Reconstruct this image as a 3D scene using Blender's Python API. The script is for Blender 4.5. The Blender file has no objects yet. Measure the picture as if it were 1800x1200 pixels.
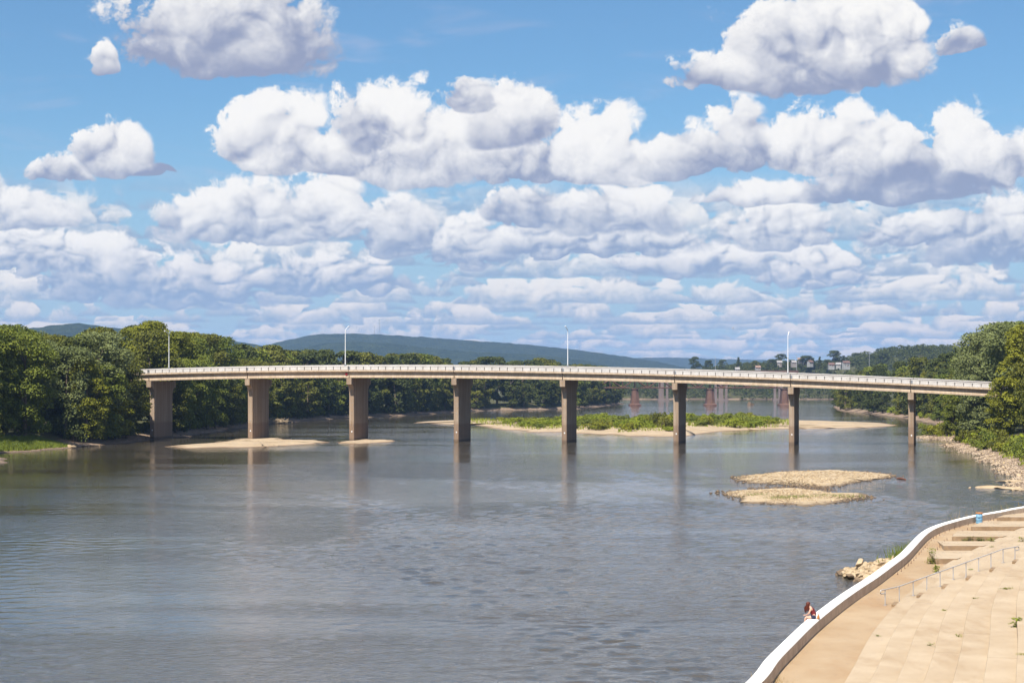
import bpy, bmesh, math, random
import numpy as np
from mathutils import Vector, Matrix, noise as mnoise

sc = bpy.context.scene
col = sc.collection
R = math.radians
PI = math.pi

# ------------------------------------------------------------------ camera
F = 3114.0            # focal length in pixels of an 1800 px wide frame
H = 14.8              # eye height over the river
YH = 680.0            # row of the horizon in that frame
cam = bpy.data.cameras.new('camera')
cam.sensor_width = 36.0
cam.lens = 36.0 * F / 1800.0
cam.shift_y = (YH - 600.0) / 1800.0
cam.clip_start = 1.0
cam.clip_end = 60000.0
camo = bpy.data.objects.new('camera', cam)
col.objects.link(camo)
camo.location = (0, 0, H)
camo.rotation_euler = (R(90), 0, 0)
sc.camera = camo


def at(x, y, Y):
    """photo pixel + distance -> point"""
    return Vector(((x - 900.0) * Y / F, Y, H - (y - YH) * Y / F))


def on(x, y, z=0.0):
    """photo pixel -> point on the level z"""
    Y = (H - z) * F / (y - YH)
    return Vector(((x - 900.0) * Y / F, Y, z))


# ------------------------------------------------------------------ light
EXPO = 0.75
SUN = Vector((-0.25, -0.50, 0.83)).normalized()       # towards the sun
sl = bpy.data.lights.new('sun', 'SUN')
sl.energy = 5.0
sl.angle = R(0.53)
sl.color = (1.0, 0.93, 0.82)
so = bpy.data.objects.new('sun', sl)
col.objects.link(so)
so.rotation_euler = SUN.to_track_quat('Z', 'Y').to_euler()
so.location = (-60, -40, 80)

world = bpy.data.worlds.new('World')
sc.world = world
world.use_nodes = True
wt = world.node_tree
wt.nodes.clear()


class E:
    """shader maths written as expressions"""
    tree = None

    def __init__(self, s):
        self.s = s

    def _op(self, op, *a, clamp=False):
        n = E.tree.nodes.new('ShaderNodeMath')
        n.operation = op
        n.use_clamp = clamp
        for i, v in enumerate(a):
            if isinstance(v, E):
                E.tree.links.new(v.s, n.inputs[i])
            else:
                n.inputs[i].default_value = float(v)
        return E(n.outputs[0])

    def __add__(s, o): return s._op('ADD', s, o)
    def __radd__(s, o): return s._op('ADD', o, s)
    def __sub__(s, o): return s._op('SUBTRACT', s, o)
    def __rsub__(s, o): return s._op('SUBTRACT', o, s)
    def __mul__(s, o): return s._op('MULTIPLY', s, o)
    def __rmul__(s, o): return s._op('MULTIPLY', o, s)
    def __truediv__(s, o): return s._op('DIVIDE', s, o)
    def __rtruediv__(s, o): return s._op('DIVIDE', o, s)
    def max(s, o): return s._op('MAXIMUM', s, o)
    def min(s, o): return s._op('MINIMUM', s, o)
    def madd(s, a, b): return s._op('MULTIPLY_ADD', s, a, b)
    def sqrt(s): return s._op('SQRT', s)
    def pow(s, p): return s._op('POWER', s, p)
    def wrap(s, hi, lo): return s._op('WRAP', s, hi, lo)

    def smooth(s, a, b, lo=0.0, hi=1.0):
        n = E.tree.nodes.new('ShaderNodeMapRange')
        n.interpolation_type = 'SMOOTHSTEP'
        E.tree.links.new(s.s, n.inputs[0])
        for i, v in zip((1, 2, 3, 4), (a, b, lo, hi)):
            n.inputs[i].default_value = v
        return E(n.outputs[0])

    def lin(s, a, b, lo=0.0, hi=1.0):
        n = E.tree.nodes.new('ShaderNodeMapRange')
        E.tree.links.new(s.s, n.inputs[0])
        for i, v in zip((1, 2, 3, 4), (a, b, lo, hi)):
            n.inputs[i].default_value = v
        return E(n.outputs[0])


def combine(x, y, z):
    n = E.tree.nodes.new('ShaderNodeCombineXYZ')
    for i, v in enumerate((x, y, z)):
        if isinstance(v, E):
            E.tree.links.new(v.s, n.inputs[i])
        else:
            n.inputs[i].default_value = v
    return E(n.outputs[0])


def vmath(op, a, b=None, out=0):
    n = E.tree.nodes.new('ShaderNodeVectorMath')
    n.operation = op
    for i, v in enumerate((a, b)):
        if isinstance(v, E):
            E.tree.links.new(v.s, n.inputs[i])
        elif v is not None:
            n.inputs[i].default_value = v
    return E(n.outputs[out])


def vscale(a, k):
    n = E.tree.nodes.new('ShaderNodeVectorMath')
    n.operation = 'SCALE'
    E.tree.links.new(a.s, n.inputs[0])
    if isinstance(k, E):
        E.tree.links.new(k.s, n.inputs['Scale'])
    else:
        n.inputs['Scale'].default_value = k
    return E(n.outputs[0])


def noise(vec, scale=1.0, detail=4.0, rough=0.5, colour=False, distort=0.0, lac=2.0):
    n = E.tree.nodes.new('ShaderNodeTexNoise')
    E.tree.links.new(vec.s, n.inputs['Vector'])
    n.inputs['Scale'].default_value = scale
    n.inputs['Detail'].default_value = detail
    n.inputs['Roughness'].default_value = rough
    n.inputs['Lacunarity'].default_value = lac
    n.inputs['Distortion'].default_value = distort
    return E(n.outputs['Color' if colour else 'Fac'])


def voronoi(vec, scale=1.0, detail=0.0, rough=0.5, smooth=None, out='Distance', feature='F1', rand=1.0):
    n = E.tree.nodes.new('ShaderNodeTexVoronoi')
    n.feature = 'SMOOTH_F1' if smooth is not None else feature
    n.normalize = False
    E.tree.links.new(vec.s, n.inputs['Vector'])
    n.inputs['Scale'].default_value = scale
    if 'Detail' in n.inputs:
        n.inputs['Detail'].default_value = detail
        n.inputs['Roughness'].default_value = rough
    if smooth is not None:
        n.inputs['Smoothness'].default_value = smooth
    n.inputs['Randomness'].default_value = rand
    return E(n.outputs[out])


def mixc(f, a, b, blend='MIX'):
    n = E.tree.nodes.new('ShaderNodeMix')
    n.data_type = 'RGBA'
    n.blend_type = blend
    for i, v in ((0, f), (6, a), (7, b)):
        if isinstance(v, E):
            E.tree.links.new(v.s, n.inputs[i])
        elif i == 0:
            n.inputs[0].default_value = v
        else:
            n.inputs[i].default_value = (*v, 1.0)
    return E(n.outputs[2])


def mixf(f, a, b):
    n = E.tree.nodes.new('ShaderNodeMix')
    for i, v in ((0, f), (2, a), (3, b)):
        if isinstance(v, E):
            E.tree.links.new(v.s, n.inputs[i])
        else:
            n.inputs[i].default_value = v
    return E(n.outputs[0])


# ---- the sky: clear air from the Sky Texture, cumulus on top of it, placed by
# direction (azimuth, height), going all the way round
E.tree = wt
tc = wt.nodes.new('ShaderNodeTexCoord')
D = E(tc.outputs['Generated'])
sep = wt.nodes.new('ShaderNodeSeparateXYZ')
wt.links.new(D.s, sep.inputs[0])
dx, dy, dz = (E(sep.outputs[i]) for i in range(3))
K = F / 100.0
hor = (dx * dx + dy * dy).sqrt().max(1e-4)
az = dx._op('ARCTAN2', dx, dy)
V = (dz / hor) * K                      # height, 1 = 100 px of the photograph
Uw = (az * K).wrap(K * PI / 3, -K * PI / 3)
P = combine((dx / hor) * K, (dy / hor) * K, V)

warp = vscale(vmath('SUBTRACT', noise(P, 1.1, 2, 0.5, colour=True), (0.5, 0.5, 0.5)), 0.5)
Pw = vmath('ADD', P, warp)
wsep = wt.nodes.new('ShaderNodeSeparateXYZ')
wt.links.new(warp.s, wsep.inputs[0])
wu, wv = E(wsep.outputs[0]), E(wsep.outputs[2])


def billow(scale, squash, detail, off):
    """rounded heaps: hollows are sharp, tops are round; and how much each spot leans to the sun"""
    def ev(o):
        q = vmath('MULTIPLY_ADD', Pw, (scale, scale, scale * squash))
        q.s.node.inputs[2].default_value = tuple(off[i] + o[i] for i in range(3))
        n = E.tree.nodes.new('ShaderNodeTexNoise')
        n.noise_type = 'RIDGED_MULTIFRACTAL'
        n.normalize = False
        E.tree.links.new(q.s, n.inputs['Vector'])
        for k, v in (('Scale', 1.0), ('Detail', detail), ('Roughness', 0.55), ('Lacunarity', 2.1), ('Offset', 0.9), ('Gain', 1.3)):
            n.inputs[k].default_value = v
        return E(n.outputs['Fac'])
    r0 = ev((0, 0, 0))
    r1 = ev((-0.10, 0.0, 0.13))
    return 0.75 - r0, r1 - r0


B_near = billow(0.85, 1.15, 6.0, (3, 1, 7))
B_far = billow(1.5, 1.7, 5.0, (2, 9, 4))
FUZZ = noise(Pw, 2.8, 8, 0.66) - 0.5
nearness = V.smooth(2.2, 3.6)
BUMP = B_far[0] + (B_near[0] - B_far[0]) * nearness
REL = B_far[1] + (B_near[1] - B_far[1]) * nearness

nish = wt.nodes.new('ShaderNodeTexSky')
nish.sky_type = 'NISHITA'
nish.sun_disc = False
nish.sun_elevation = math.asin(SUN.z)
nish.sun_rotation = math.atan2(SUN.x, SUN.y)
nish.altitude = 120
nish.air_density = 1.0
nish.dust_density = 0.6
nish.ozone_density = 2.2
SKYK = 0.1 * 2 ** -EXPO
sky = mixc(1.0, E(nish.outputs[0]), (0.74, 1.04, 1.22), 'MULTIPLY')
K10 = 10.0


def rgb(r, g, b):
    """display value -> radiance of the sky"""
    f = lambda c: ((c / 255 + 0.055) / 1.055) ** 2.4 if c > 10 else c / 255 / 12.92
    return (f(r) * K10, f(g) * K10, f(b) * K10)


# thin high veil, then pale air low down
veil = noise(vmath('MULTIPLY', P, (0.35, 0.35, 1.6)), 1.0, 4, 0.6, distort=0.6).smooth(0.52, 0.80, 0.0, 0.38)
cur = mixc(veil, sky, rgb(198, 200, 222))
cur = mixc(V.smooth(-0.5, 5.2, 0.95, 0.0), cur, rgb(172, 197, 222))

# far rows: flat bases one above the other; row number and place in the row from the height
for k in range(3):
    lr = V._op('LOGARITHM', (V + wv * 0.30 + FUZZ * 0.10).max(0.05), 2.0) * 2.5 + 0.333 * k
    idx = lr._op('FLOOR', lr)
    t = lr - idx
    fr = idx._op('POWER', 2.0, idx * -0.25) * 0.85
    q = vmath('ADD', vmath('MULTIPLY', vscale(P, fr), (1.0, 1.0, 0.0)), combine(0.0, 0.0, idx * 7.3 + 2.9 * k))
    n1 = noise(q, 1.0, 3, 0.55)
    d = (n1 - 0.455) * 5.5 + FUZZ * 1.1 + B_far[0] * t.smooth(0.0, 0.35, 0.10, 0.50) - t * 0.95 + 0.30
    a = d.smooth(0.0, 0.30) * t.smooth(0.0, 0.07) * V.smooth(2.8, 3.8, 0.92, 0.0)
    sh = (t * 0.95 + B_far[1] * 0.26 + FUZZ * 0.9 + (n1 - 0.5) * 1.2 + 0.02).smooth(0.0, 1.0)
    lit = mixc(V.smooth(0.3, 2.6), rgb(242, 232, 226), rgb(255, 252, 247))
    cur = mixc(a, cur, mixc(sh, rgb(158, 181, 208), lit))

# the clouds one can name: centre x, base y, half width, height (photo px), brightness of the base
CL = [
 (60, 475, 120, 75, .30), (190, 520, 120, 100, .12), (330, 535, 150, 80, .12), (560, 512, 180, 60, .12),
 (830, 465, 95, 80, .25), (700, 440, 75, 95, .20), (1020, 447, 260, 55, .18), (1370, 432, 110, 80, .32),
 (1620, 425, 120, 50, .22), (1760, 455, 130, 110, .15), (1430, 502, 110, 75, .28), (1240, 482, 190, 50, .2),
 (440, 418, 165, 95, .32), (575, 412, 85, 118, .42), (1060, 412, 150, 85, .26), (930, 397, 90, 75, .20),
 (40, 400, 95, 72, .36), (-60, 385, 90, 120, .36), (1340, 358, 115, 42, .45), (1560, 352, 210, 50, .05),
 (1790, 312, 110, 85, .40), (650, 270, 75, 110, .28), (900, 260, 100, 120, .28), (1305, 300, 62, 135, .30),
 (1480, 300, 190, 115, .48), (1690, 300, 70, 125, .52), (1610, 335, 170, 80, .04), (1210, 302, 95, 75, .22),
 (730, 318, 130, 155, .44), (940, 320, 140, 90, .30), (1045, 318, 110, 132, .50), (1160, 306, 80, 60, .30),
 (490, 294, 105, 132, .46), (590, 302, 75, 75, .30), (828, 196, 54, 60, .30),
 (205, 304, 75, 92, .30), (105, 320, 62, 48, .30), (275, 308, 40, 22, -.2), (186, 128, 27, 54, .22),
 (1690, 92, 44, 44, .22),
 (410, 122, 195, 175, .12), (330, 112, 110, 120, .20), (1440, 155, 190, 185, .26), (1290, 150, 115, 65, .24), (1540, 120, 105, 150, .46),
 # the same weather beyond the frame
 (-480, 300, 220, 150, .35), (-380, 120, 180, 130, .2), (2150, 420, 180, 80, .3), (2350, 270, 230, 140, .35),
 (1000, -110, 220, 140, .25), (150, -120, 180, 120, .25),
]
Uc, Vc = Uw + wu * 0.5 + FUZZ * 0.55, V + wv * 0.3 + BUMP * 0.14
Qm = None
for (x, yb, w, h, base) in CL:
    a0 = math.atan((x - 900) / F)
    cu, cv = a0 * K, (YH - yb + .13 * h) / 100 * math.cos(a0)
    s = Uc.madd(100.0 / w, -cu * 100.0 / w)
    t = Vc.madd(100.0 / h, -cv * 100.0 / h)
    tt = t.min(t * 4.4)
    q = s._op('MULTIPLY_ADD', s, s, tt * tt)
    if Qm is None:
        Qm, Tm, Bm = q, t, t * 0.0 + base
    else:
        c = Qm - q
        c = c._op('MULTIPLY_ADD', c, 2.2, 0.5, clamp=True)
        Tm, Bm = mixf(c, Tm, t), mixf(c, Bm, base)
        Qm = Qm.min(q)
d = (1.02 - Qm.sqrt()) * 1.25 + BUMP * Tm.smooth(-0.12, 0.35, 0.10, 0.52) + FUZZ * 1.15
a = d.smooth(0.0, 0.24)
sh = (Tm * 0.74 + REL * 0.28 + FUZZ * 0.85 + BUMP * 0.16 + Bm + 0.04).smooth(0.0, 1.0)
lit = mixc(V.smooth(0.6, 2.8), rgb(238, 230, 230), rgb(255, 253, 250))
shd = mixc(V.smooth(0.6, 4.5), rgb(156, 180, 210), rgb(152, 162, 190))
cur = mixc(a, cur, mixc(sh, shd, lit))

# overhead: broken cumulus seen from below, on a level sheet
inv = 1.0 / dz.max(0.08)
Q = combine(dx * inv, dy * inv, 0.0)
oc = noise(Q, 1.5, 5, 0.55)
over_a = oc.smooth(0.50, 0.62) * dz.smooth(0.26, 0.36)
cur = mixc(over_a, cur, mixc(oc.smooth(0.55, 0.8), rgb(236, 238, 244), rgb(170, 178, 200)))
# below the horizon: the ground's own haze (never seen)
bg = wt.nodes.new('ShaderNodeBackground')
wt.links.new(cur.s, bg.inputs[0])
bg.inputs[1].default_value = SKYK
wo = wt.nodes.new('ShaderNodeOutputWorld')
wt.links.new(bg.outputs[0], wo.inputs[0])
world.cycles.sampling_method = 'NONE'

vs = sc.view_settings
vs.view_transform = 'Standard'
vs.look = 'None'
vs.exposure = EXPO
vs.gamma = 1.0
vs.use_curve_mapping = False
sc.cycles.max_bounces = 6
sc.cycles.diffuse_bounces = 2
sc.cycles.glossy_bounces = 3
sc.cycles.transmission_bounces = 3
sc.cycles.transparent_max_bounces = 8
sc.cycles.volume_bounces = 0
sc.cycles.use_denoising = True
sc.cycles.use_adaptive_sampling = True
sc.cycles.adaptive_threshold = 0.02
sc.cycles.adaptive_min_samples = 12
sc.cycles.caustics_reflective = False
sc.cycles.caustics_refractive = False

# ------------------------------------------------------------------ helpers
random.seed(11)
RNG = np.random.default_rng(5)


class MB:
    """collects faces, links them as one mesh object"""

    def __init__(self):
        self.v, self.f, self.m = [], [], []

    def face(self, pts, m=0):
        b = len(self.v)
        self.v += [tuple(p) for p in pts]
        self.f.append(tuple(range(b, b + len(pts))))
        self.m.append(m)

    def grid(self, rows, m=0, closed=False, flip=False):
        """rows of points -> quads (shared vertices)"""
        b = len(self.v)
        n = len(rows[0])
        for r in rows:
            self.v += [tuple(p) for p in r]
        for i in range(len(rows) - 1):
            for j in range(n if closed else n - 1):
                k = (j + 1) % n
                q = (b + i * n + j, b + i * n + k, b + (i + 1) * n + k, b + (i + 1) * n + j)
                self.f.append(q[::-1] if flip else q)
                self.m.append(m)
        return b

    def cap(self, pts, m=0):
        self.face(pts, m)

    def box(self, c, s, rz=0.0, m=0):
        ca, sa = math.cos(rz), math.sin(rz)
        P_ = []
        for dz_ in (-.5, .5):
            for dx_, dy_ in ((-.5, -.5), (.5, -.5), (.5, .5), (-.5, .5)):
                x, y = dx_ * s[0], dy_ * s[1]
                P_.append((c[0] + x * ca - y * sa, c[1] + x * sa + y * ca, c[2] + dz_ * s[2]))
        self.hexa(P_, m)

    def hexa(self, P_, m=0):
        b = len(self.v)
        self.v += [tuple(p) for p in P_]
        for q in ((3, 2, 1, 0), (4, 5, 6, 7), (0, 1, 5, 4), (1, 2, 6, 5), (2, 3, 7, 6), (3, 0, 4, 7)):
            self.f.append(tuple(b + k for k in q))
            self.m.append(m)

    def tube(self, pts, radii, n=8, m=0, caps=True):
        pts = [Vector(p) for p in pts]
        if not hasattr(radii, '__len__'):
            radii = [radii] * len(pts)
        rows = []
        ref = Vector((0, 0, 1))
        for i, p in enumerate(pts):
            d = (pts[min(i + 1, len(pts) - 1)] - pts[max(i - 1, 0)]).normalized()
            r0 = ref if abs(d.dot(ref)) < .9 else Vector((1, 0, 0))
            a = d.cross(r0).normalized()
            b = d.cross(a)
            rows.append([p + (a * math.cos(2 * PI * k / n) + b * math.sin(2 * PI * k / n)) * radii[i] for k in range(n)])
        self.grid(rows, m, closed=True)
        if caps:
            self.face(rows[0], m)
            self.face(rows[-1][::-1], m)

    def lathe(self, prof, c=(0, 0, 0), n=16, m=0):
        rows = [[(c[0] + r * math.cos(2 * PI * k / n), c[1] + r * math.sin(2 * PI * k / n), c[2] + z) for k in range(n)] for r, z in prof]
        self.grid(rows, m, closed=True)

    def build(self, name, mats, parent=None, smooth=False):
        me = bpy.data.meshes.new(name)
        me.from_pydata(self.v, [], self.f)
        if not isinstance(mats, (list, tuple)):
            mats = [mats]
        for mt in mats:
            me.materials.append(mt)
        if len(mats) > 1:
            me.polygons.foreach_set('material_index', self.m)
        if smooth:
            me.polygons.foreach_set('use_smooth', [True] * len(me.polygons))
        me.update()
        return link(name, me, parent)


def link(name, data, parent=None):
    o = bpy.data.objects.new(name, data)
    col.objects.link(o)
    if parent is not None:
        o.parent = parent
    return o


def tag(o, label, cat, group=None):
    o['label'] = label
    o['category'] = cat
    if group:
        o['group'] = group
    return o


def kind(o, k):
    o['kind'] = k
    return o


def empty(name, loc=(0, 0, 0), rz=0.0, s=1.0):
    o = link(name, None)
    o.location = loc
    o.rotation_euler = (0, 0, rz)
    o.scale = (s, s, s) if not hasattr(s, '__len__') else s
    return o


def mesh_np(name, V_, F_, mats, smooth=False, mi=None):
    me = bpy.data.meshes.new(name)
    nv, nf, k = len(V_), len(F_), F_.shape[1]
    me.vertices.add(nv)
    me.vertices.foreach_set('co', np.asarray(V_, np.float32).ravel())
    me.loops.add(nf * k)
    me.loops.foreach_set('vertex_index', np.asarray(F_, np.int32).ravel())
    me.polygons.add(nf)
    me.polygons.foreach_set('loop_start', np.arange(0, nf * k, k, dtype=np.int32))
    if smooth:
        me.polygons.foreach_set('use_smooth', np.ones(nf, bool))
    for mt in (mats if isinstance(mats, (list, tuple)) else [mats]):
        me.materials.append(mt)
    if mi is not None:
        me.polygons.foreach_set('material_index', np.asarray(mi, np.int32))
    me.update(calc_edges=True)
    return me


def fbm(x, y, z=0.0, oct=4):
    return mnoise.fractal(Vector((x, y, z)), 0.9, 2.0, oct)


def smooth01(a, b, x):
    t = np.clip((np.asarray(x, float) - a) / (b - a), 0, 1)
    return t * t * (3 - 2 * t)


# ------------------------------------------------------------------ materials
def material(name, fn, disp=None):
    m = bpy.data.materials.new(name)
    m.use_nodes = True
    E.tree = m.node_tree
    b = m.node_tree.nodes['Principled BSDF']
    b.inputs['Specular IOR Level'].default_value = 0.3
    fn(b, m.node_tree)
    return m


def put(sock, v):
    if isinstance(v, E):
        E.tree.links.new(v.s, sock)
    elif isinstance(v, tuple) and len(v) == 3:
        sock.default_value = (*v, 1.0)
    else:
        sock.default_value = v


def pos():
    n = E.tree.nodes.new('ShaderNodeNewGeometry')
    return E(n.outputs['Position'])


def objco():
    n = E.tree.nodes.new('ShaderNodeTexCoord')
    return E(n.outputs['Object'])


def objrand():
    n = E.tree.nodes.new('ShaderNodeObjectInfo')
    return E(n.outputs['Random'])


def xyz(v):
    n = E.tree.nodes.new('ShaderNodeSeparateXYZ')
    E.tree.links.new(v.s, n.inputs[0])
    return [E(n.outputs[i]) for i in range(3)]


def bump(h, strength=0.5, dist=0.05):
    n = E.tree.nodes.new('ShaderNodeBump')
    n.inputs['Strength'].default_value = strength
    n.inputs['Distance'].default_value = dist
    E.tree.links.new(h.s, n.inputs['Height'])
    return E(n.outputs[0])


def plain(name, c1, c2=None, scale=1.0, rough=0.8, metal=0.0, bmp=0.0, bscale=8.0, co=pos, spec=0.3, bdist=0.03):
    def fn(b, t):
        p = co()
        if c2:
            put(b.inputs['Base Color'], mixc(noise(p, scale, 5, 0.6).smooth(0.3, 0.7), c1, c2))
        else:
            put(b.inputs['Base Color'], c1)
        b.inputs['Roughness'].default_value = rough
        b.inputs['Metallic'].default_value = metal
        b.inputs['Specular IOR Level'].default_value = spec
        if bmp:
            put(b.inputs['Normal'], bump(noise(p, bscale, 4, 0.6), bmp, bdist))
    return material(name, fn)


M = {}


def m_pier(b, t):
    p = pos()
    x, y, z = xyz(p)
    streak = noise(vmath('MULTIPLY', p, (1.6, 1.6, 0.05)), 1.0, 5, 0.65)
    blot = noise(p, 0.35, 4, 0.6)
    c = mixc(streak.smooth(0.35, 0.72), (0.265, 0.190, 0.130), (0.39, 0.305, 0.225))
    c = mixc(blot.smooth(0.45, 0.8) * 0.5, c, (0.24, 0.17, 0.125))
    wet = (z + (noise(p, 0.5, 3, 0.6) - 0.5) * 0.7).smooth(4.4, 5.2, 0.55, 0.0)
    c = mixc(wet, c, (0.175, 0.105, 0.065))
    c = mixc((z + (noise(p, 1.0, 3) - 0.5) * 0.5).smooth(0.3, 0.9, 0.7, 0.0), c, (0.10, 0.07, 0.05))
    put(b.inputs['Base Color'], c)
    b.inputs['Roughness'].default_value = 0.85
    put(b.inputs['Normal'], bump(noise(p, 5.0, 4, 0.6), 0.35, 0.03))


M['pier'] = material('pier_concrete', m_pier)


def m_deck(b, t):
    p = pos()
    streak = noise(vmath('MULTIPLY', p, (1.2, 1.2, 0.12)), 1.0, 5, 0.65)
    c = mixc(streak.smooth(0.35, 0.7), (0.43, 0.325, 0.225), (0.56, 0.44, 0.325))
    c = mixc(noise(p, 0.6, 4, 0.6).smooth(0.55, 0.8) * 0.6, c, (0.34, 0.25, 0.18))
    put(b.inputs['Base Color'], c)
    b.inputs['Roughness'].default_value = 0.85
    put(b.inputs['Normal'], bump(noise(p, 6.0, 4, 0.6), 0.3, 0.02))


M['deck'] = material('girder_concrete', m_deck)
M['parapet'] = plain('parapet_concrete', (0.50, 0.465, 0.435), (0.60, 0.57, 0.545), 0.5, 0.85, bmp=0.2)
M['asphalt'] = plain('asphalt', (0.05, 0.05, 0.052), (0.07, 0.07, 0.07), 2.0, 0.9)
M['joint'] = plain('dark_joint', (0.05, 0.045, 0.04))
M['white_metal'] = plain('white_painted_metal', (0.80, 0.80, 0.80), rough=0.4)
M['grey_metal'] = plain('grey_metal', (0.35, 0.36, 0.38), rough=0.4, metal=0.6)
M['red'] = plain('red_paint', (0.25, 0.015, 0.02), rough=0.6)
M['lens'] = plain('lamp_lens', (0.7, 0.7, 0.68), rough=0.2)
M['rust'] = plain('rust_brown_steel', (0.10, 0.045, 0.035), (0.15, 0.08, 0.06), 0.3, 0.8)
M['redstone'] = plain('brown_stone', (0.095, 0.050, 0.040), (0.145, 0.085, 0.066), 0.25, 0.9, bmp=0.4, bscale=0.8, bdist=0.2)
M['paleconc'] = plain('pale_concrete', (0.15, 0.115, 0.105), (0.20, 0.16, 0.15), 0.1, 0.9)


def m_gravel(b, t):
    p = pos()
    v = voronoi(p, 2.6, 1.0, 0.5)
    cell = voronoi(p, 2.6, 0.0, out='Color')
    n = noise(p, 0.25, 5, 0.6)
    c = mixc(n.smooth(0.3, 0.7), (0.37, 0.28, 0.165), (0.49, 0.385, 0.25))
    c = mixc(mixc(0.6, cell, (0.5, 0.5, 0.5)), c, (0.36, 0.28, 0.19))
    x, y, z = xyz(p)
    wet = (z + (noise(p, 0.8, 3) - 0.5) * 0.2).smooth(0.03, 0.22, 0.85, 0.0)
    c = mixc(wet, c, (0.11, 0.075, 0.045))
    put(b.inputs['Base Color'], c)
    b.inputs['Roughness'].default_value = 0.9
    put(b.inputs['Normal'], bump(v, 0.7, 0.12))


M['gravel'] = material('pale_gravel', m_gravel)


def m_sand(b, t):
    p = pos()
    n = noise(p, 0.12, 5, 0.6)
    c = mixc(n.smooth(0.3, 0.7), (0.32, 0.24, 0.155), (0.41, 0.32, 0.215))
    c = mixc(noise(p, 1.5, 3, 0.7).smooth(0.5, 0.8) * 0.5, c, (0.36, 0.27, 0.18))
    x, y, z = xyz(p)
    c = mixc((z + (noise(p, 0.5, 3) - 0.5) * 0.15).smooth(0.02, 0.2, 0.8, 0.0), c, (0.16, 0.10, 0.06))
    put(b.inputs['Base Color'], c)
    b.inputs['Roughness'].default_value = 0.9
    put(b.inputs['Normal'], bump(noise(p, 3.0, 4, 0.6), 0.5, 0.1))


M['sand'] = material('river_sand', m_sand)
M['stone'] = plain('river_stone', (0.21, 0.15, 0.085), (0.50, 0.385, 0.245), 1.3, 0.9, bmp=0.4, bscale=6)
M['rock'] = plain('riprap_stone', (0.28, 0.205, 0.12), (0.46, 0.355, 0.235), 0.9, 0.9, bmp=0.6, bscale=4, bdist=0.06)
M['rubble'] = plain('bank_rubble_stone', (0.24, 0.18, 0.125), (0.42, 0.33, 0.24), 1.0, 0.9, bmp=0.4, bscale=6)
M['darkstone'] = plain('wet_stone', (0.10, 0.07, 0.045), (0.20, 0.14, 0.09), 1.3, 0.8, bmp=0.4, bscale=6)


def m_ground(b, t):
    p = pos()
    x, y, z = xyz(p)
    n = noise(p, 0.15, 5, 0.6)
    soil = mixc(n.smooth(0.35, 0.65), (0.055, 0.045, 0.022), (0.075, 0.085, 0.028))
    grav = mixc(noise(p, 0.7, 5, 0.65).smooth(0.3, 0.7), (0.15, 0.105, 0.075), (0.30, 0.22, 0.155))
    zz = z + (noise(p, 0.25, 4) - 0.5) * 1.1
    c = mixc(zz.smooth(1.0, 1.7), grav, soil)
    c = mixc((z + (noise(p, 0.5, 3) - 0.5) * 0.25).smooth(0.0, 0.3, 0.8, 0.0), c, (0.07, 0.05, 0.035))
    put(b.inputs['Base Color'], c)
    b.inputs['Roughness'].default_value = 0.95
    put(b.inputs['Normal'], bump(noise(p, 1.6, 5, 0.65), 0.8, 0.35))


M['ground'] = material('bank_soil', m_ground)


def m_forest(b, t):
    p = pos()
    n = noise(vmath('MULTIPLY', p, (1, 1, 1)), 0.02, 6, 0.7)
    v = voronoi(p, 0.055, 1.0, 0.6)
    c = mixc(n.smooth(0.35, 0.65), (0.018, 0.030, 0.019), (0.034, 0.048, 0.026))
    put(b.inputs['Base Color'], c)
    b.inputs['Roughness'].default_value = 1.0
    b.inputs['Specular IOR Level'].default_value = 0.0
    put(b.inputs['Normal'], bump(1.0 - v, 0.9, 9.0))


M['forest'] = material('far_forest', m_forest)


def m_water(b, t):
    p = pos()
    x, y, z = xyz(p)
    put(b.inputs['Base Color'], mixc(noise(p, 0.02, 3).smooth(0.35, 0.65), (0.060, 0.051, 0.037), (0.074, 0.065, 0.050)))
    b.inputs['Roughness'].default_value = 0.04
    b.inputs['IOR'].default_value = 1.33
    b.inputs['Specular IOR Level'].default_value = 0.5
    # wind lies on the river in patches: calm slicks and ruffled water
    big = noise(vmath('MULTIPLY', p, (0.010, 0.022, 1.0)), 1.0, 3, 0.55, distort=0.8)
    streak = noise(vmath('MULTIPLY', p, (0.02, 0.16, 1.0)), 1.0, 3, 0.55)
    amt = (big * 0.95 + streak * 0.13).smooth(0.42, 0.62, 0.30, 1.0)
    near = y.smooth(120.0, 420.0, 0.8, 0.30)
    r1 = noise(vmath('MULTIPLY', p, (1.5, 2.5, 1.0)), 1.0, 4, 0.62, distort=0.6)
    r2 = noise(vmath('MULTIPLY', p, (0.22, 0.5, 1.0)), 1.0, 2, 0.5)
    lee = (x + y * 0.262).smooth(4.0, 60.0, 0.35, 1.0)       # the wooded bank shelters the water below it
    h = (r1 + r2 * 1.3) * amt * near * lee
    put(b.inputs['Normal'], bump(h, 1.0, 0.16))


M['water'] = material('river_water', m_water)


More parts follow.
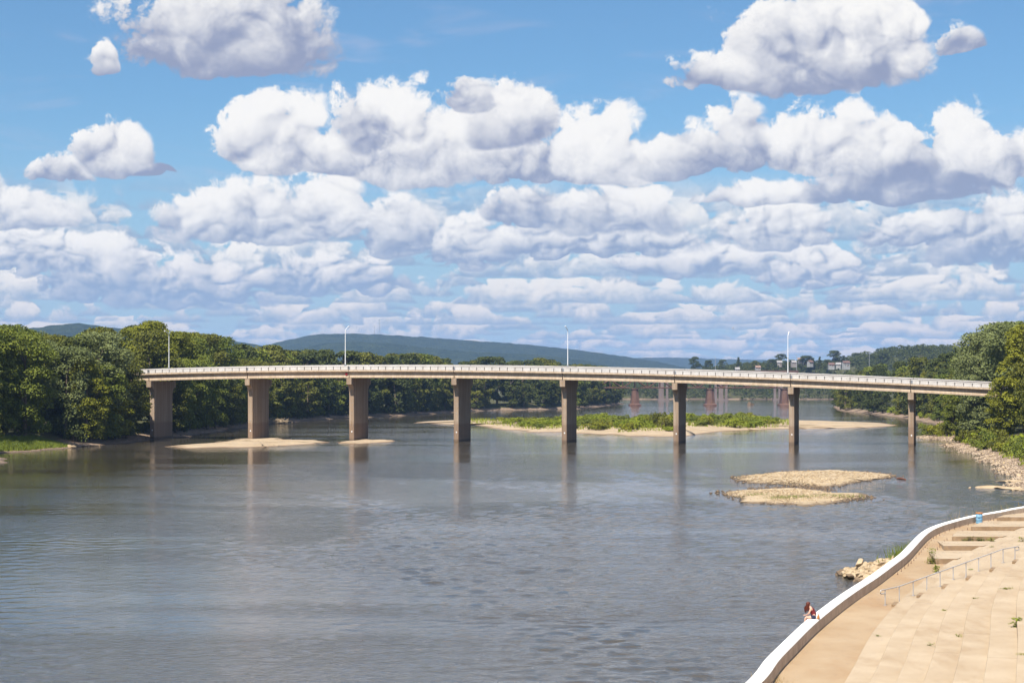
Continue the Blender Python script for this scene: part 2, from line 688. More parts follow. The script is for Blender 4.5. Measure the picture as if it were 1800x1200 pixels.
# foliage: leaves that let some light through, tone varies from tree to tree and clump to clump
def foliage(name, c1, c2, c3):
    def fn(b, t):
        r = objrand()
        n = noise(objco(), 0.35, 3, 0.6)
        n2 = noise(objco(), 2.5, 2, 0.6)
        c = mixc((r * 0.7 + n * 0.6).smooth(0.25, 1.0), c1, c2)
        c = mixc(n2.smooth(0.52, 0.75) * 0.7, c, c3)
        put(b.inputs['Base Color'], c)
        b.inputs['Roughness'].default_value = 0.7
        b.inputs['Specular IOR Level'].default_value = 0.15
        tr = t.nodes.new('ShaderNodeBsdfTranslucent')
        t.links.new(c.s, tr.inputs[0])
        mx = t.nodes.new('ShaderNodeMixShader')
        mx.inputs[0].default_value = 0.20
        t.links.new(b.outputs[0], mx.inputs[1])
        t.links.new(tr.outputs[0], mx.inputs[2])
        t.links.new(mx.outputs[0], t.nodes['Material Output'].inputs[0])
    return material(name, fn)


M['leaf_olive'] = foliage('olive_leaves', (0.092, 0.102, 0.018), (0.150, 0.155, 0.027), (0.205, 0.188, 0.033))
M['leaf_green'] = foliage('green_leaves', (0.100, 0.130, 0.020), (0.165, 0.192, 0.030), (0.225, 0.225, 0.045))
M['leaf_yellow'] = foliage('yellow_green_leaves', (0.140, 0.155, 0.017), (0.205, 0.212, 0.023), (0.270, 0.232, 0.027))
M['leaf_silver'] = foliage('grey_green_leaves', (0.130, 0.155, 0.052), (0.185, 0.210, 0.080), (0.230, 0.245, 0.110))
M['leaf_dark'] = foliage('dark_leaves', (0.050, 0.066, 0.018), (0.080, 0.096, 0.025), (0.110, 0.118, 0.034))
M['leaf_bright'] = foliage('bright_green_leaves', (0.150, 0.190, 0.017), (0.225, 0.262, 0.025), (0.285, 0.275, 0.043))
M['bark'] = plain('bark', (0.11, 0.08, 0.055), (0.20, 0.16, 0.12), 1.5, 0.9, bmp=0.5, bscale=4, co=objco)
M['grass'] = foliage('grass_blades', (0.11, 0.15, 0.02), (0.17, 0.21, 0.03), (0.22, 0.22, 0.05))
M['dry'] = foliage('dry_grass', (0.30, 0.22, 0.09), (0.40, 0.30, 0.13), (0.34, 0.28, 0.10))

# ------------------------------------------------------------------ the river and its banks
# waterlines read off as (pixel) -> level ground
LB = [(-60, 60), (-70, 200), (-95, 330)] + [(on(x, y).x, on(x, y).y) for x, y in (
    (0, 797), (130, 787), (215, 779), (300, 769.5), (345, 765), (420, 753), (480, 744), (600, 735), (720, 730), (840, 722), (1020, 718.5))] + [(98, 1536), (104, 2050)]
RB = [(150, 40), (150, 190), (96, 205), (76, 235)] + [(on(x, y).x, on(x, y).y) for x, y in (
    (1795, 862), (1775, 835), (1745, 818), (1722, 803), (1690, 790), (1655, 783))] + [(121, 470), (120, 490), (117.5, 520), (133, 545), (150, 600)] + [
    (on(x, y).x, on(x, y).y) for x, y in ((1665, 750), (1600, 737), (1530, 727), (1475, 722), (1465, 715))] + [(300, 1600), (390, 2050)]
LBx, LBy = np.array(LB)[:, 0], np.array(LB)[:, 1]
RBx, RBy = np.array(RB)[:, 0], np.array(RB)[:, 1]
FAR = 2095.0


def bank_l(y):
    return np.interp(y, LBy, LBx) + 1.2 * np.sin(y * .11) + 0.8 * np.sin(y * .31 + 1)


def bank_r(y):
    return np.interp(y, RBy, RBx) + 1.0 * np.sin(y * .13 + 2) + 0.7 * np.sin(y * .37)


def ground_z(x, y):
    x, y = np.asarray(x, float), np.asarray(y, float)
    dl, dr, df = bank_l(y) - x, x - bank_r(y), (y - FAR) * 0.5
    d = np.maximum(np.maximum(dl, dr), df)
    z = np.where(d < 0, np.maximum(-3.0, d * 0.16), 0)
    z = z + np.where(d > 0, np.minimum(d, 6) * 0.16, 0) + 3.0 * smooth01(5, 16, d)
    # the hill on the far side of the town bank, and the high ground beyond the far shore
    right = (dr > 0)
    z = z + np.where(right, 21.0 * smooth01(25, 150, dr) * smooth01(560, 850, y), 0)
    z = z + 24.0 * smooth01(FAR + 10, FAR + 260, y) * smooth01(150, 400, x + (y - FAR) * .1) + 9.0 * smooth01(FAR + 20, FAR + 200, y)
    z = z + np.where(np.abs(d) > 3, 0.35 * np.sin(x * .21 + y * .05) * np.sin(y * .17), 0) * smooth01(2, 12, np.abs(d))
    return z


def build_ground():
    ys = [-150, 0, 60]
    y = 120.0
    while y < 2600:
        ys.append(y)
        y += max(3.0, y * 0.0085)
    ys += [2700, 2900, 3200, 3600, 4200, 5000, 6500, 9000, 14000]
    offs = [0, 1.2, 2.5, 4, 6, 9, 12, 16, 22, 30, 40, 55, 75, 100, 130, 170, 230, 320, 500, 900, 2000, 5000, 12000]
    insd = [1.5, 3, 6, 10, 16]
    V_ = []
    for yy in ys:
        l, r = float(bank_l(yy)), float(bank_r(yy))
        if yy > 2050:
            l, r = 104.0, 390.0
        xs = [l - o for o in offs[::-1]] + [l + i for i in insd]
        xs += list(np.linspace(l + 20, r - 20, 9))
        xs += [r - i for i in insd[::-1]] + [r + o for o in offs]
        for xx in xs:
            V_.append((xx, yy))
    n = len(xs)
    V_ = np.array(V_)
    z = ground_z(V_[:, 0], V_[:, 1])
    # shore wobble
    z += np.array([0.35 * fbm(a * .12, b * .12) for a, b in V_]) * smooth01(0.4, 2.0, np.abs(z))
    Fc = []
    for i in range(len(ys) - 1):
        for j in range(n - 1):
            a = i * n + j
            Fc.append((a, a + 1, a + n + 1, a + n))
    me = mesh_np('ground', np.column_stack([V_, z]), np.array(Fc), M['ground'], smooth=True)
    kind(link('ground', me), 'structure')


build_ground()


def build_water():
    """the river surface with its wavelets as real relief, finest where we stand"""
    ys, y = [-150.0, -40.0, 20.0, 40.0], 52.0
    while y < 2250:
        ys.append(y)
        y += max(.22, .0026 * y)
    us = np.concatenate([[-9, -3, -1.2, -.7, -.5, -.42], np.arange(-.335, .335, .0027), [.42, .5, .7, 1.2, 3, 9]])
    ys = np.array(ys)
    Y = np.repeat(ys, len(us))
    X = np.clip(np.tile(us, len(ys)) * np.maximum(Y, 60), -420, 720)
    cell = np.maximum(.22, .0027 * Y)
    rg_ = np.random.default_rng(3)
    # wind patches and slicks
    pat = np.zeros_like(X)
    for _ in range(14):
        a_, l_ = rg_.normal(.25, .5), rg_.uniform(35, 160)
        pat += np.sin((X * math.cos(a_) * 2.2 + Y * math.sin(a_) + 0.35 * Y * math.cos(a_)) * 2 * PI / l_ + rg_.uniform(0, 6.3)) / 14 ** .5
    pat = .28 + .95 * smooth01(-.9, 1.1, pat)
    far = 1.25 - 1.0 * smooth01(130, 360, Y)
    Z = np.zeros_like(X)
    for _ in range(56):
        lam = .62 * (2.9 / .62) ** (rg_.random() ** 1.15)
        th = -1.15 + rg_.normal(0, .75)
        k_ = 2 * PI / lam
        st_ = .0185 * rg_.uniform(.6, 1.3)
        ok = smooth01(2.0, 3.6, lam / cell)
        ph = k_ * (X * math.cos(th) + Y * math.sin(th)) + rg_.uniform(0, 6.3)
        ph += .9 * np.sin(X * rg_.uniform(.05, .25) + Y * rg_.uniform(.05, .25) + rg_.uniform(0, 6.3))
        Z += st_ / k_ * np.sin(ph) * ok
    Z *= (.30 + .70 * smooth01(8, 62, X - bank_l(Y))) * pat * far * smooth01(30, 60, Y) * (np.abs(X) < .40 * np.maximum(Y, 60))
    n = len(us)
    a_ = (np.arange(len(ys) - 1)[:, None] * n + np.arange(n - 1)[None, :]).ravel()
    Fq = np.column_stack([a_, a_ + 1, a_ + n + 1, a_ + n])
    me = mesh_np('river_water', np.column_stack([X, Y, Z]), Fq, M['water'], smooth=True)
    kind(link('river_water', me), 'structure')


build_water()


# ---- ridges on the skyline
def ridge(name, pts, Y, depth, seed, foot=-5.0):
    """skyline read as pixels at the distance Y, a real slope running down towards us and away behind"""
    px = np.array([p[0] for p in pts], float)
    py = np.array([p[1] for p in pts], float)
    xs = np.linspace(px[0], px[-1], 220)
    ys = np.interp(xs, px, py)
    k = np.ones(7) / 7
    ys = np.convolve(np.pad(ys, 3, 'edge'), k, 'valid')
    top = [at(a, b, Y) for a, b in zip(xs, ys)]
    rows = []
    for j, t in enumerate(np.linspace(-1, 1, 31)):
        row = []
        for i, p in enumerate(top):
            yy = Y + t * depth
            s = (1 - abs(t)) ** 0.8
            hz = foot + (p.z - foot) * s
            n1 = fbm(p.x * .0016 + seed, yy * .0016, 0, 4) * 26 * (1 - s) * s * 4
            n2 = fbm(p.x * .02 + seed, yy * .02, 3, 3) * 3.2
            row.append((p.x, yy, hz + n1 + n2 * (0.2 + s)))
        rows.append(row)
    m_ = MB()
    m_.grid(rows)
    kind(m_.build(name, M['forest'], smooth=True), 'structure')


ridge('mountain', [(-500, 600), (-200, 590), (0, 581), (50, 579), (85, 572), (115, 568.5), (150, 568.5), (180, 574), (260, 582), (340, 590), (400, 597), (440, 604), (520, 618), (640, 640), (760, 665)], 5600, 1100, 3)
ridge('mountain', [(300, 640), (420, 622), (480, 603), (520, 594), (555, 587.5), (600, 586), (650, 587), (700, 589.5), (760, 593.5), (850, 600), (900, 603), (960, 609), (1000, 613), (1060, 621), (1110, 628), (1150, 635), (1230, 650), (1300, 665)], 7600, 1300, 9)
ridge('mountain', [(420, 650), (500, 618), (560, 604), (620, 600), (680, 603), (760, 612), (840, 619), (930, 622), (1020, 632), (1100, 648)], 6100, 900, 21)
ridge('mountain', [(900, 660), (1040, 634), (1110, 629), (1180, 628), (1240, 630), (1320, 632), (1420, 634), (1560, 630), (1700, 634), (1900, 630), (2300, 640)], 11500, 1500, 33)


# ---- gravel bars and the island
def catmull(pts, n):
    P_ = np.array(pts, float)
    m_ = len(P_)
    out = []
    for i in range(m_):
        a, b, c, d = P_[i - 1], P_[i], P_[(i + 1) % m_], P_[(i + 2) % m_]
        for t in np.linspace(0, 1, n, endpoint=False):
            out.append(.5 * ((2 * b) + (-a + c) * t + (2 * a - 5 * b + 4 * c - d) * t * t + (-a + 3 * b - 3 * c + d) * t ** 3))
    return np.array(out)


def mound(name, pix, h, mat, rough=0.04, seed=0, world=False):
    pts = [p if world else (on(*p).x, on(*p).y) for p in pix]
    o = catmull(pts, 14)
    c = o.mean(0)
    n = len(o)
    m_ = MB()
    rows = []
    for s, zz in ((1.10, -0.5), (1.03, -0.12), (1.0, 0.03), (.96, .25), (.88, .55), (.75, .85), (.55, 1.0), (.3, 1.0), (.06, .95)):
        row = []
        for k in range(n):
            q = o[k] - c
            p = c + q * s + np.array([.35, 1.0]) * rough * fbm(o[k][0] * .14 + seed, o[k][1] * .10, s * .6, 5) * (1.0 if s > .8 else s)
            z = zz * h if zz > 0.1 else zz
            if zz > .2:
                z *= 1 + .35 * fbm(p[0] * .2 + seed, p[1] * .2, 0, 3)
            row.append((p[0], p[1], z))
        rows.append(row)
    m_.grid(rows, closed=True)
    m_.face(rows[-1])
    ob = kind(m_.build(name, mat, smooth=True), 'structure')
    return ob, o, c


def stones(name, o, c, n, s0, s1, mat, edge=0.0, spread=(0.0, 1.0), zf=lambda r: 0.0, seed=1):
    """loose stones too many to count, one object"""
    rg = np.random.default_rng(seed)
    base = np.array([(1, 0, 0), (-1, 0, 0), (0, 1, 0), (0, -1, 0), (0, 0, 1), (0, 0, -1)], float)
    tri = np.array([(0, 2, 4), (2, 1, 4), (1, 3, 4), (3, 0, 4), (2, 0, 5), (1, 2, 5), (3, 1, 5), (0, 3, 5)])
    V_, F_ = [], []
    for k in range(n):
        q = o[rg.integers(len(o))]
        r = rg.uniform(*spread) ** .5 if edge == 0 else 1 + rg.normal(0, edge)
        p = c + (q - c) * r + rg.normal(0, .3, 2)
        s = s0 * (s1 / s0) ** (rg.random() ** 2)
        sc3 = s * rg.uniform(.6, 1.3, 3) * np.array([1, 1, .65])
        b = base * sc3 * rg.uniform(.75, 1.2, (6, 1))
        a = rg.uniform(0, 6.28)
        rot = np.array([[math.cos(a), -math.sin(a), 0], [math.sin(a), math.cos(a), 0], [0, 0, 1]])
        b = b @ rot.T + np.array([p[0], p[1], zf(r) + .1 * s])
        F_.append(tri + 6 * len(V_))
        V_.append(b)
    me = mesh_np(name, np.concatenate(V_), np.concatenate(F_), mat)
    return kind(link(name, me), 'stuff')


zprof = lambda h: (lambda r: float(np.interp(r, (.3, .55, .75, .88, .96, 1.0, 1.05), (h, h, .85 * h, .55 * h, .25 * h, .03, -.05))))
ISL = [(-38.8, 731), (-13, 682), (0, 606), (18, 575), (34, 545), (50, 530), (70, 592), (103, 634), (124, 640), (149, 688), (145, 745), (115, 785), (50, 792), (-22, 790)]
_, isl_o, isl_c = mound('island', ISL, 1.0, M['sand'], 9.0, 4, world=True)
_, o1, c1 = mound('gravel_bar', [(1297, 839), (1340, 834), (1390, 829), (1460, 828), (1530, 831), (1568, 837), (1530, 843), (1480, 851), (1440, 855), (1380, 852), (1320, 847)], .32, M['gravel'], 10.0, 5)
stones('gravel_stones', o1, c1, 2600, .09, .28, M['stone'], zf=zprof(.32), seed=2)
stones('shoreline_stones', o1, c1, 700, .10, .34, M['darkstone'], edge=.09, zf=lambda r: 0.02, seed=3)
_, o2, c2 = mound('gravel_bar', [(1278, 866), (1330, 862), (1400, 860), (1450, 866), (1517, 873), (1490, 879), (1430, 884), (1360, 884), (1310, 877)], .28, M['gravel'], 8.0, 8)
stones('gravel_stones', o2, c2, 2200, .09, .28, M['stone'], zf=zprof(.28), seed=4)
stones('shoreline_stones', o2, c2, 650, .10, .34, M['darkstone'], edge=.10, zf=lambda r: 0.02, seed=6)
nk = catmull([(on(x, y).x, on(x, y).y) for x, y in ((1318, 857), (1390, 855), (1455, 857), (1470, 863), (1400, 861), (1330, 862))], 14)
stones('shallow_stones', nk, nk.mean(0), 520, .08, .30, M['darkstone'], zf=lambda r: 0.0, seed=16)
_, o3, c3 = mound('gravel_bar', [(285, 785.5), (345, 782), (400, 774.5), (455, 769.5), (520, 772), (572, 775), (560, 779), (500, 783), (430, 786)], .42, M['sand'], 12.0, 12)
_, o4, c4 = mound('gravel_bar', [(592, 777.5), (628, 774), (645, 771.5), (672, 774), (692, 775.5), (660, 778), (625, 779)], .3, M['sand'], 8.0, 14)

# ------------------------------------------------------------------ the road bridge
M['shaded_backing'] = plain('shaded_backing_concrete', (0.26, 0.235, 0.22), (0.34, 0.31, 0.29), 0.5, 0.9)  # parapet backing: the shade inside the panel joints is put into its colour
X0, Y0, SDX, SDY = (267.2 - 900) * 502 / F, 502.0, 28.97, -7.81
BA = math.atan2(SDY, SDX)
U = Vector((math.cos(BA), math.sin(BA), 0))          # along the bridge
W_ = Vector((-U.y, U.x, 0))                          # across it, away from us
_pi = [-1, 0, 1, 2, 3, 4, 5, 6, 7, 8]
_pz = np.polyfit([0, 1, 2, 3, 4, 5, 6, 7, 7.67], [16.6, 17.05, 17.28, 17.2, 16.75, 15.97, 14.7, 13.36, 12.45], 3)
ZB = lambda i: float(np.polyval(_pz, i))              # underside of the girders
CROSS = 0.028


def bp(i, w, z):
    """point: pier number, metres across from the pier noses, height over the girder's underside"""
    return Vector((X0 + SDX * i, Y0 + SDY * i, ZB(i) + z)) + W_ * w + Vector((0, 0, CROSS * max(0.0, w + 2.6)))


bridge = empty('road_bridge', (X0 + SDX * 3.5, Y0 + SDY * 3.5, 0))
tag(bridge, 'long pale concrete girder bridge on wall piers crossing the whole river', 'bridge')
bridge_inv = Matrix.Translation(-bridge.location)


def bpart(mb, name, mats, parent=None, smooth=False):
    o = mb.build(name, mats, parent or bridge, smooth)
    o.matrix_parent_inverse = bridge_inv if parent is None else Matrix()
    return o


SPANS = range(-1, 8)
gir_prof = [(-.34, 0), (.34, 0), (.34, .50), (.13, .74), (.13, 1.42), (.45, 1.58), (.45, 1.72), (-.45, 1.72), (-.45, 1.58), (-.13, 1.42), (-.13, .74), (-.34, .50)]
for s in SPANS:
    e = 0.0011
    for g, wo in enumerate((-1.55, 2.2, 5.9, 9.6, 13.3)):
        mb = MB()
        rows = [[bp(t, wo + a, b) for a, b in gir_prof] for t in np.linspace(s + .004, s + 1 - .004, 7 if g == 0 else 3)]
        mb.grid(rows, closed=True, flip=True)
        mb.face(rows[0]); mb.face(rows[-1][::-1])
        bpart(mb, 'girder', M['deck'])
    # slab with its edge beam
    mb = MB()
    prof = [(-2.45, 1.70), (14.3, 1.70), (14.3, 2.12), (-2.45, 2.12)]
    rows = [[bp(t, a, b) for a, b in prof] for t in np.linspace(s + .002, s + 1 - .002, 9)]
    mb.grid(rows, closed=True, flip=True)
    mb.face(rows[0]); mb.face(rows[-1][::-1])
    bpart(mb, 'deck_slab', M['deck'])
    mb = MB()
    rows = [[bp(t, a, 2.125 + .02) for a in (-1.9, 13.7)] for t in np.linspace(s + .002, s + 1 - .002, 9)]
    mb.grid(rows, flip=True)
    bpart(mb, 'road_surface', M['asphalt'])
    # near parapet: backing wall, coping, panels with open joints
    for w0, w1, side in ((-2.42, -1.98, 0), (13.9, 14.25, 1)):
        mb = MB()
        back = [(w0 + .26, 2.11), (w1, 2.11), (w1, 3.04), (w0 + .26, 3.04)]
        cop = [(w0 - .04, 3.04), (w1 + .04, 3.04), (w1 + .04, 3.28), (w0 - .04, 3.28)]
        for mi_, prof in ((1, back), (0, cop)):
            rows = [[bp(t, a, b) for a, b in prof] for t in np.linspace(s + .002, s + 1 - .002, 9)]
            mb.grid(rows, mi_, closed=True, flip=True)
            mb.face(rows[0], mi_); mb.face(rows[-1][::-1], mi_)
        par = bpart(mb, 'parapet', [M['parapet'], M['shaded_backing']])
        if side == 0:
            n = 14
            for k in range(n):
                t0, t1 = s + .004 + k * .992 / n + .0034, s + .004 + (k + 1) * .992 / n - .0034
                mb = MB()
                P_ = []
                for z in (2.14, 3.02):
                    for (t, a) in ((t0, w0), (t1, w0), (t1, w0 + .255), (t0, w0 + .255)):
                        P_.append(bp(t, a, z))
                mb.hexa(P_)
                o = mb.build('panel', M['parapet'], par)
                o.matrix_parent_inverse = Matrix()
    # expansion joint cover over each pier
    mb = MB()
    mb.hexa([bp(s + d, a, z) for z in (2.16, 3.02) for d, a in ((.0045, -2.46), (.0155, -2.46), (.0155, -2.43), (.0045, -2.43))])
    bpart(mb, 'joint_cover', M['grey_metal'])

# piers: wall shaft with rounded noses, hammerhead cap, footing joint
PW = 0.70
for i in range(-1, 9):
    pr = empty('pier', (0, 0, 0))
    pr.parent = bridge
    pr.matrix_parent_inverse = bridge_inv
    base = Vector((X0 + SDX * i, Y0 + SDY * i, 0))
    top = ZB(i)
    Ls = 11.7

    def loc(u, w, z):
        return base + U * u + W_ * w + Vector((0, 0, z))

    def outline(hw, l0, l1, z, ch):
        return [loc(-hw, l0 + ch, z), loc(-hw + ch, l0, z), loc(hw - ch, l0, z), loc(hw, l0 + ch, z),
                loc(hw, l1 - ch, z), loc(hw - ch, l1, z), loc(-hw + ch, l1, z), loc(-hw, l1 - ch, z)]
    mb = MB()
    zs = [-3, top - 3.55]
    mb.grid([outline(PW, 0, Ls, z, .12) for z in zs], closed=True)
    bpart(mb, 'shaft', M['pier'], pr)
    # raised pour joint
    for zj in (5.35, top - 3.6):
        mb = MB()
        mb.grid([outline(PW + .03, -.03, Ls + .03, z, .13) for z in (zj - .05, zj + .05)], closed=True)
        mb.face(outline(PW + .03, -.03, Ls + .03, zj + .05, .13))
        bpart(mb, 'pour_joint', M['pier'], pr)
    mb = MB()
    rows = []
    for k in range(9):
        a = k / 8 * PI / 2
        ext = 2.1 * (1 - math.cos(a))
        rows.append(outline(PW + .03, -ext, Ls + ext, top - 3.55 + 1.75 * math.sin(a), .08))
    rows.append(outline(PW + .03, -2.1, Ls + 2.1, top - .06, .08))
    mb.grid(rows, closed=True)
    mb.face(rows[-1])
    bpart(mb, 'cap', M['pier'], pr)
    mb = MB()
    c = loc(.1, -.03, 2.6)
    mb.box(c, (.28, .06, .34), BA)
    bpart(mb, 'marker_plate', M['white_metal'], pr)

# red clearance disc on the girder, abutments
mb = MB()
c = bp(1.975, -2.05, 1.05)
ring = [c + U * (.38 * math.cos(a)) + Vector((0, 0, .38 * math.sin(a))) for a in np.linspace(0, 2 * PI, 17)[:-1]]
ring2 = [p + W_ * .05 for p in ring]
mb.face(ring); mb.grid([ring, ring2], closed=True)
mb.tube([c + W_ * .04, c + W_ * .5], .05, 6)
bpart(mb, 'channel_marker', M['red'])
for i, sgn in ((-1.0, -1), (8.0, 1)):
    mb = MB()
    P_ = []
    for z in (-1.0, ZB(i) + 1.69):
        for (u, w) in ((0, -2.4), (sgn * 14, -2.4), (sgn * 14, 14.2), (0, 14.2)):
            p = Vector((X0 + SDX * i, Y0 + SDY * i, 0)) + U * (u + sgn * .3) + W_ * w
            P_.append(Vector((p.x, p.y, z)))
    if sgn < 0:
        P_ = [P_[k] for k in (1, 0, 3, 2, 5, 4, 7, 6)]
    mb.hexa(P_)
    bpart(mb, 'abutment', M['deck'])


# ---- lamp posts on the bridge, in turn on the far and the near side
def lamp(i, w, sgn, label):
    b = bp(i, w, 3.28)
    t = empty('street_lamp', b)
    tag(t, label, 'street lamp', 'street lamps on the road bridge')
    hgt = 9.9
    mb = MB()
    mb.tube([(0, 0, .3), (0, 0, hgt * .5), (0, 0, hgt)], [.125, .10, .08], 10)
    mb.build('pole', M['white_metal'], t, True)
    mb = MB()
    mb.box((0, 0, .16), (.5, .5, .32), BA)
    mb.build('base_plate', M['grey_metal'], t)
    d = W_ * sgn
    mb = MB()
    pts = [Vector((0, 0, hgt - .1)) + d * (2.3 * math.sin(a)) + Vector((0, 0, 1.0 * math.sin(a * .95))) * 1.0 for a in np.linspace(0, PI / 2, 8)]
    mb.tube(pts, [.09] * 4 + [.07] * 4, 8)
    mb.build('arm', M['white_metal'], t, True)
    mb = MB()
    e = pts[-1]
    mb.lathe([(.0, -.14), (.16, -.12), (.20, -.02), (.15, .09), (0, .13)], (0, 0, 0), 10)
    hd = mb.build('lamp_head', M['white_metal'], t, True)
    hd.location = e + d * .35
    hd.scale = (1.2, 2.4, 1)
    hd.rotation_euler = (0, 0, BA)
    mb = MB()
    mb.lathe([(.0, -.19), (.12, -.17), (.15, -.12)], (0, 0, 0), 10)
    mb.build('lens', M['lens'], hd, True)


def solve_i(px, w):
    lo, hi = -1.0, 8.0
    for _ in range(50):
        m_ = (lo + hi) / 2
        p = bp(m_, w, 3)
        if 900 + F * p.x / p.y < px:
            lo = m_
        else:
            hi = m_
    return lo


lamp(solve_i(297, 14.07), 14.07, -1, 'white street lamp backed by the green treetops of the wooded bank')
lamp(solve_i(607, -2.23), -2.23, 1, 'white street lamp near the red disc on the bridge girder')
lamp(solve_i(998, 14.07), 14.07, -1, 'white street lamp at the bridge middle before the falling mountain slope')
lamp(solve_i(1385, -2.23), -2.23, 1, 'white street lamp on the bridge before the hillside houses')

# ------------------------------------------------------------------ railway truss bridge behind
RY = 1376.0
rb = empty('railway_bridge', (190, RY, 0))
tag(rb, 'rust brown deck truss railway bridge on tapered stone piers upstream', 'bridge')
rinv = Matrix.Translation((-190, -RY, 0))
pxs = [at(x, 700, RY).x for x in (984, 1116, 1248, 1379, 1511)]
for x in pxs:
    mb = MB()
    rows = []
    for z, a, b in ((-2, 4.6, 8.5), (1.2, 4.4, 8.2), (2.0, 3.2, 6.6), (13.0, 2.2, 5.2), (13.0, 2.7, 5.7), (13.9, 2.7, 5.7)):
        rows.append([(x - a, RY - b, z), (x - a * .25, RY - b - 1.6, z), (x + a * .25, RY - b - 1.6, z), (x + a, RY - b, z), (x + a, RY + b, z), (x - a, RY + b, z)])
    mb.grid(rows, closed=True)
    mb.face(rows[-1])
    o = mb.build('pier', M['redstone'], rb)
    o.matrix_parent_inverse = rinv


def beam(mb, a, b, s=.55):
    a, b = Vector(a), Vector(b)
    mb.tube([a, b], s * .62, 4)


for k in range(-1, 5):
    xa = pxs[0] - 58 if k < 0 else pxs[k]
    xb = pxs[0] if k < 0 else (pxs[k + 1] if k + 1 < len(pxs) else pxs[-1] + 58)
    n = 6
    mb = MB()
    for yy in (RY - 2.6, RY + 2.6):
        z0, z1 = 14.2, 20.6
        beam(mb, (xa, yy, z1), (xb, yy, z1), .8)
        beam(mb, (xa + 4, yy, z0), (xb - 4, yy, z0), .7)
        for j in range(n + 1):
            x = xa + (xb - xa) * j / n
            beam(mb, (x, yy, z0 if 0 < j < n else z0), (x, yy, z1), .45)
            if j < n:
                x2 = xa + (xb - xa) * (j + 1) / n
                up = (j % 2 == 0)
                beam(mb, (x, yy, z1 if up else z0), (x2, yy, z0 if up else z1), .6)
    o = mb.build('truss', M['rust'], rb)
    o.matrix_parent_inverse = rinv
    mb = MB()
    mb.box(((xa + xb) / 2, RY, 21.3), (xb - xa - .2, 5.4, .9))
    o = mb.build('track_deck', M['rust'], rb)
    o.matrix_parent_inverse = rinv

# ------------------------------------------------------------------ the high road bridge farthest off
HY = 1920.0
hb = empty('highway_bridge', (250, HY, 0))
tag(hb, 'tall brownish highway bridge on slender concrete columns behind the railway bridge', 'bridge')
hinv = Matrix.Translation((-250, -HY, 0))
for x, w in ((1066, 5), (1162, 5.5), (1172.5, 2.4), (1258, 2.6), (1267, 4.8), (1276.5, 2.4), (1362, 2.5), (1372, 4.8)):
    X = at(x, 700, HY).x
    mb = MB()
    mb.grid([[(X - w / 2, HY - 2, z), (X + w / 2, HY - 2, z), (X + w / 2, HY + 2, z), (X - w / 2, HY + 2, z)] for z in (-2, 29.6)], closed=True)
    mb.box((X, HY, 1.0), (w + 2.2, 6.5, 2.0))
    o = mb.build('column', M['paleconc'], hb)
    o.matrix_parent_inverse = hinv
for x0, x1 in ((1040, 1140), (1141, 1220), (1221, 1300), (1301, 1402)):
    a, b = at(x0, 700, HY).x, at(x1, 700, HY).x
    mb = MB()
    mb.box(((a + b) / 2, HY, 30.6), (b - a, 12, 2.0))
    mb.box(((a + b) / 2, HY - 5.7, 32.2), (b - a, .4, 1.1))
    o = mb.build('deck_span', M['redstone'], hb)
    o.matrix_parent_inverse = hinv

# ------------------------------------------------------------------ trees
def leaf_cloud(lobes, n, size, rg, flat=0.8):
    """pointed leaf sprays spread over the lobes (x, y, z, r)"""
    L = np.array(lobes)
    wgt = L[:, 3] ** 2
    idx = rg.choice(len(L), n, p=wgt / wgt.sum())
    d = rg.normal(size=(n, 3))
    d /= np.linalg.norm(d, axis=1, keepdims=True)
    d[:, 2] = np.where(d[:, 2] < -0.35, -d[:, 2], d[:, 2])
    rr = rg.uniform(.55, 1.04, n) ** .6
    c = L[idx, :3] + d * (L[idx, 3] * rr)[:, None] * np.array([1, 1, flat])
    nrm = d * .75 + rg.normal(size=(n, 3)) * .55 + np.array([0, 0, .25])
    nrm /= np.linalg.norm(nrm, axis=1, keepdims=True)
    t = np.cross(nrm, rg.normal(size=(n, 3)))
    t /= np.linalg.norm(t, axis=1, keepdims=True)
    b = np.cross(nrm, t)
    s = (size * rg.uniform(.6, 1.35, n))[:, None]
    q = np.stack([c - t * s, c - b * s * .55 - nrm * s * .15, c + t * s, c + b * s * .55 - nrm * s * .15], 1)
    V_ = q.reshape(-1, 3)
    F_ = np.arange(4 * n).reshape(-1, 4)
    return V_, F_


def crown_lobes(rg, h, w, n, z0, shape):
    out = []
    for k in range(n):
        f = (k + rg.random()) / n
        z = z0 + (h - z0) * f
        if shape == 'round':
            prof = math.sin(PI * min(1, .12 + .86 * f)) ** .55
        elif shape == 'spread':
            prof = (.55 + .6 * f) if f < .72 else 1.0 * math.sqrt(max(0, 1 - ((f - .72) / .3) ** 2))
        elif shape == 'cone':
            prof = 1.05 - f * .95
        else:
            prof = math.sin(PI * min(1, .2 + .75 * f)) ** .8
        a = rg.uniform(0, 2 * PI)
        rad = w * .5 * prof * rg.uniform(.45, .92)
        r = w * rg.uniform(.13, .22) * (1 if shape != 'cone' else .7)
        out.append((math.cos(a) * rad, math.sin(a) * rad, min(z, h - r * .7), r))
    return out


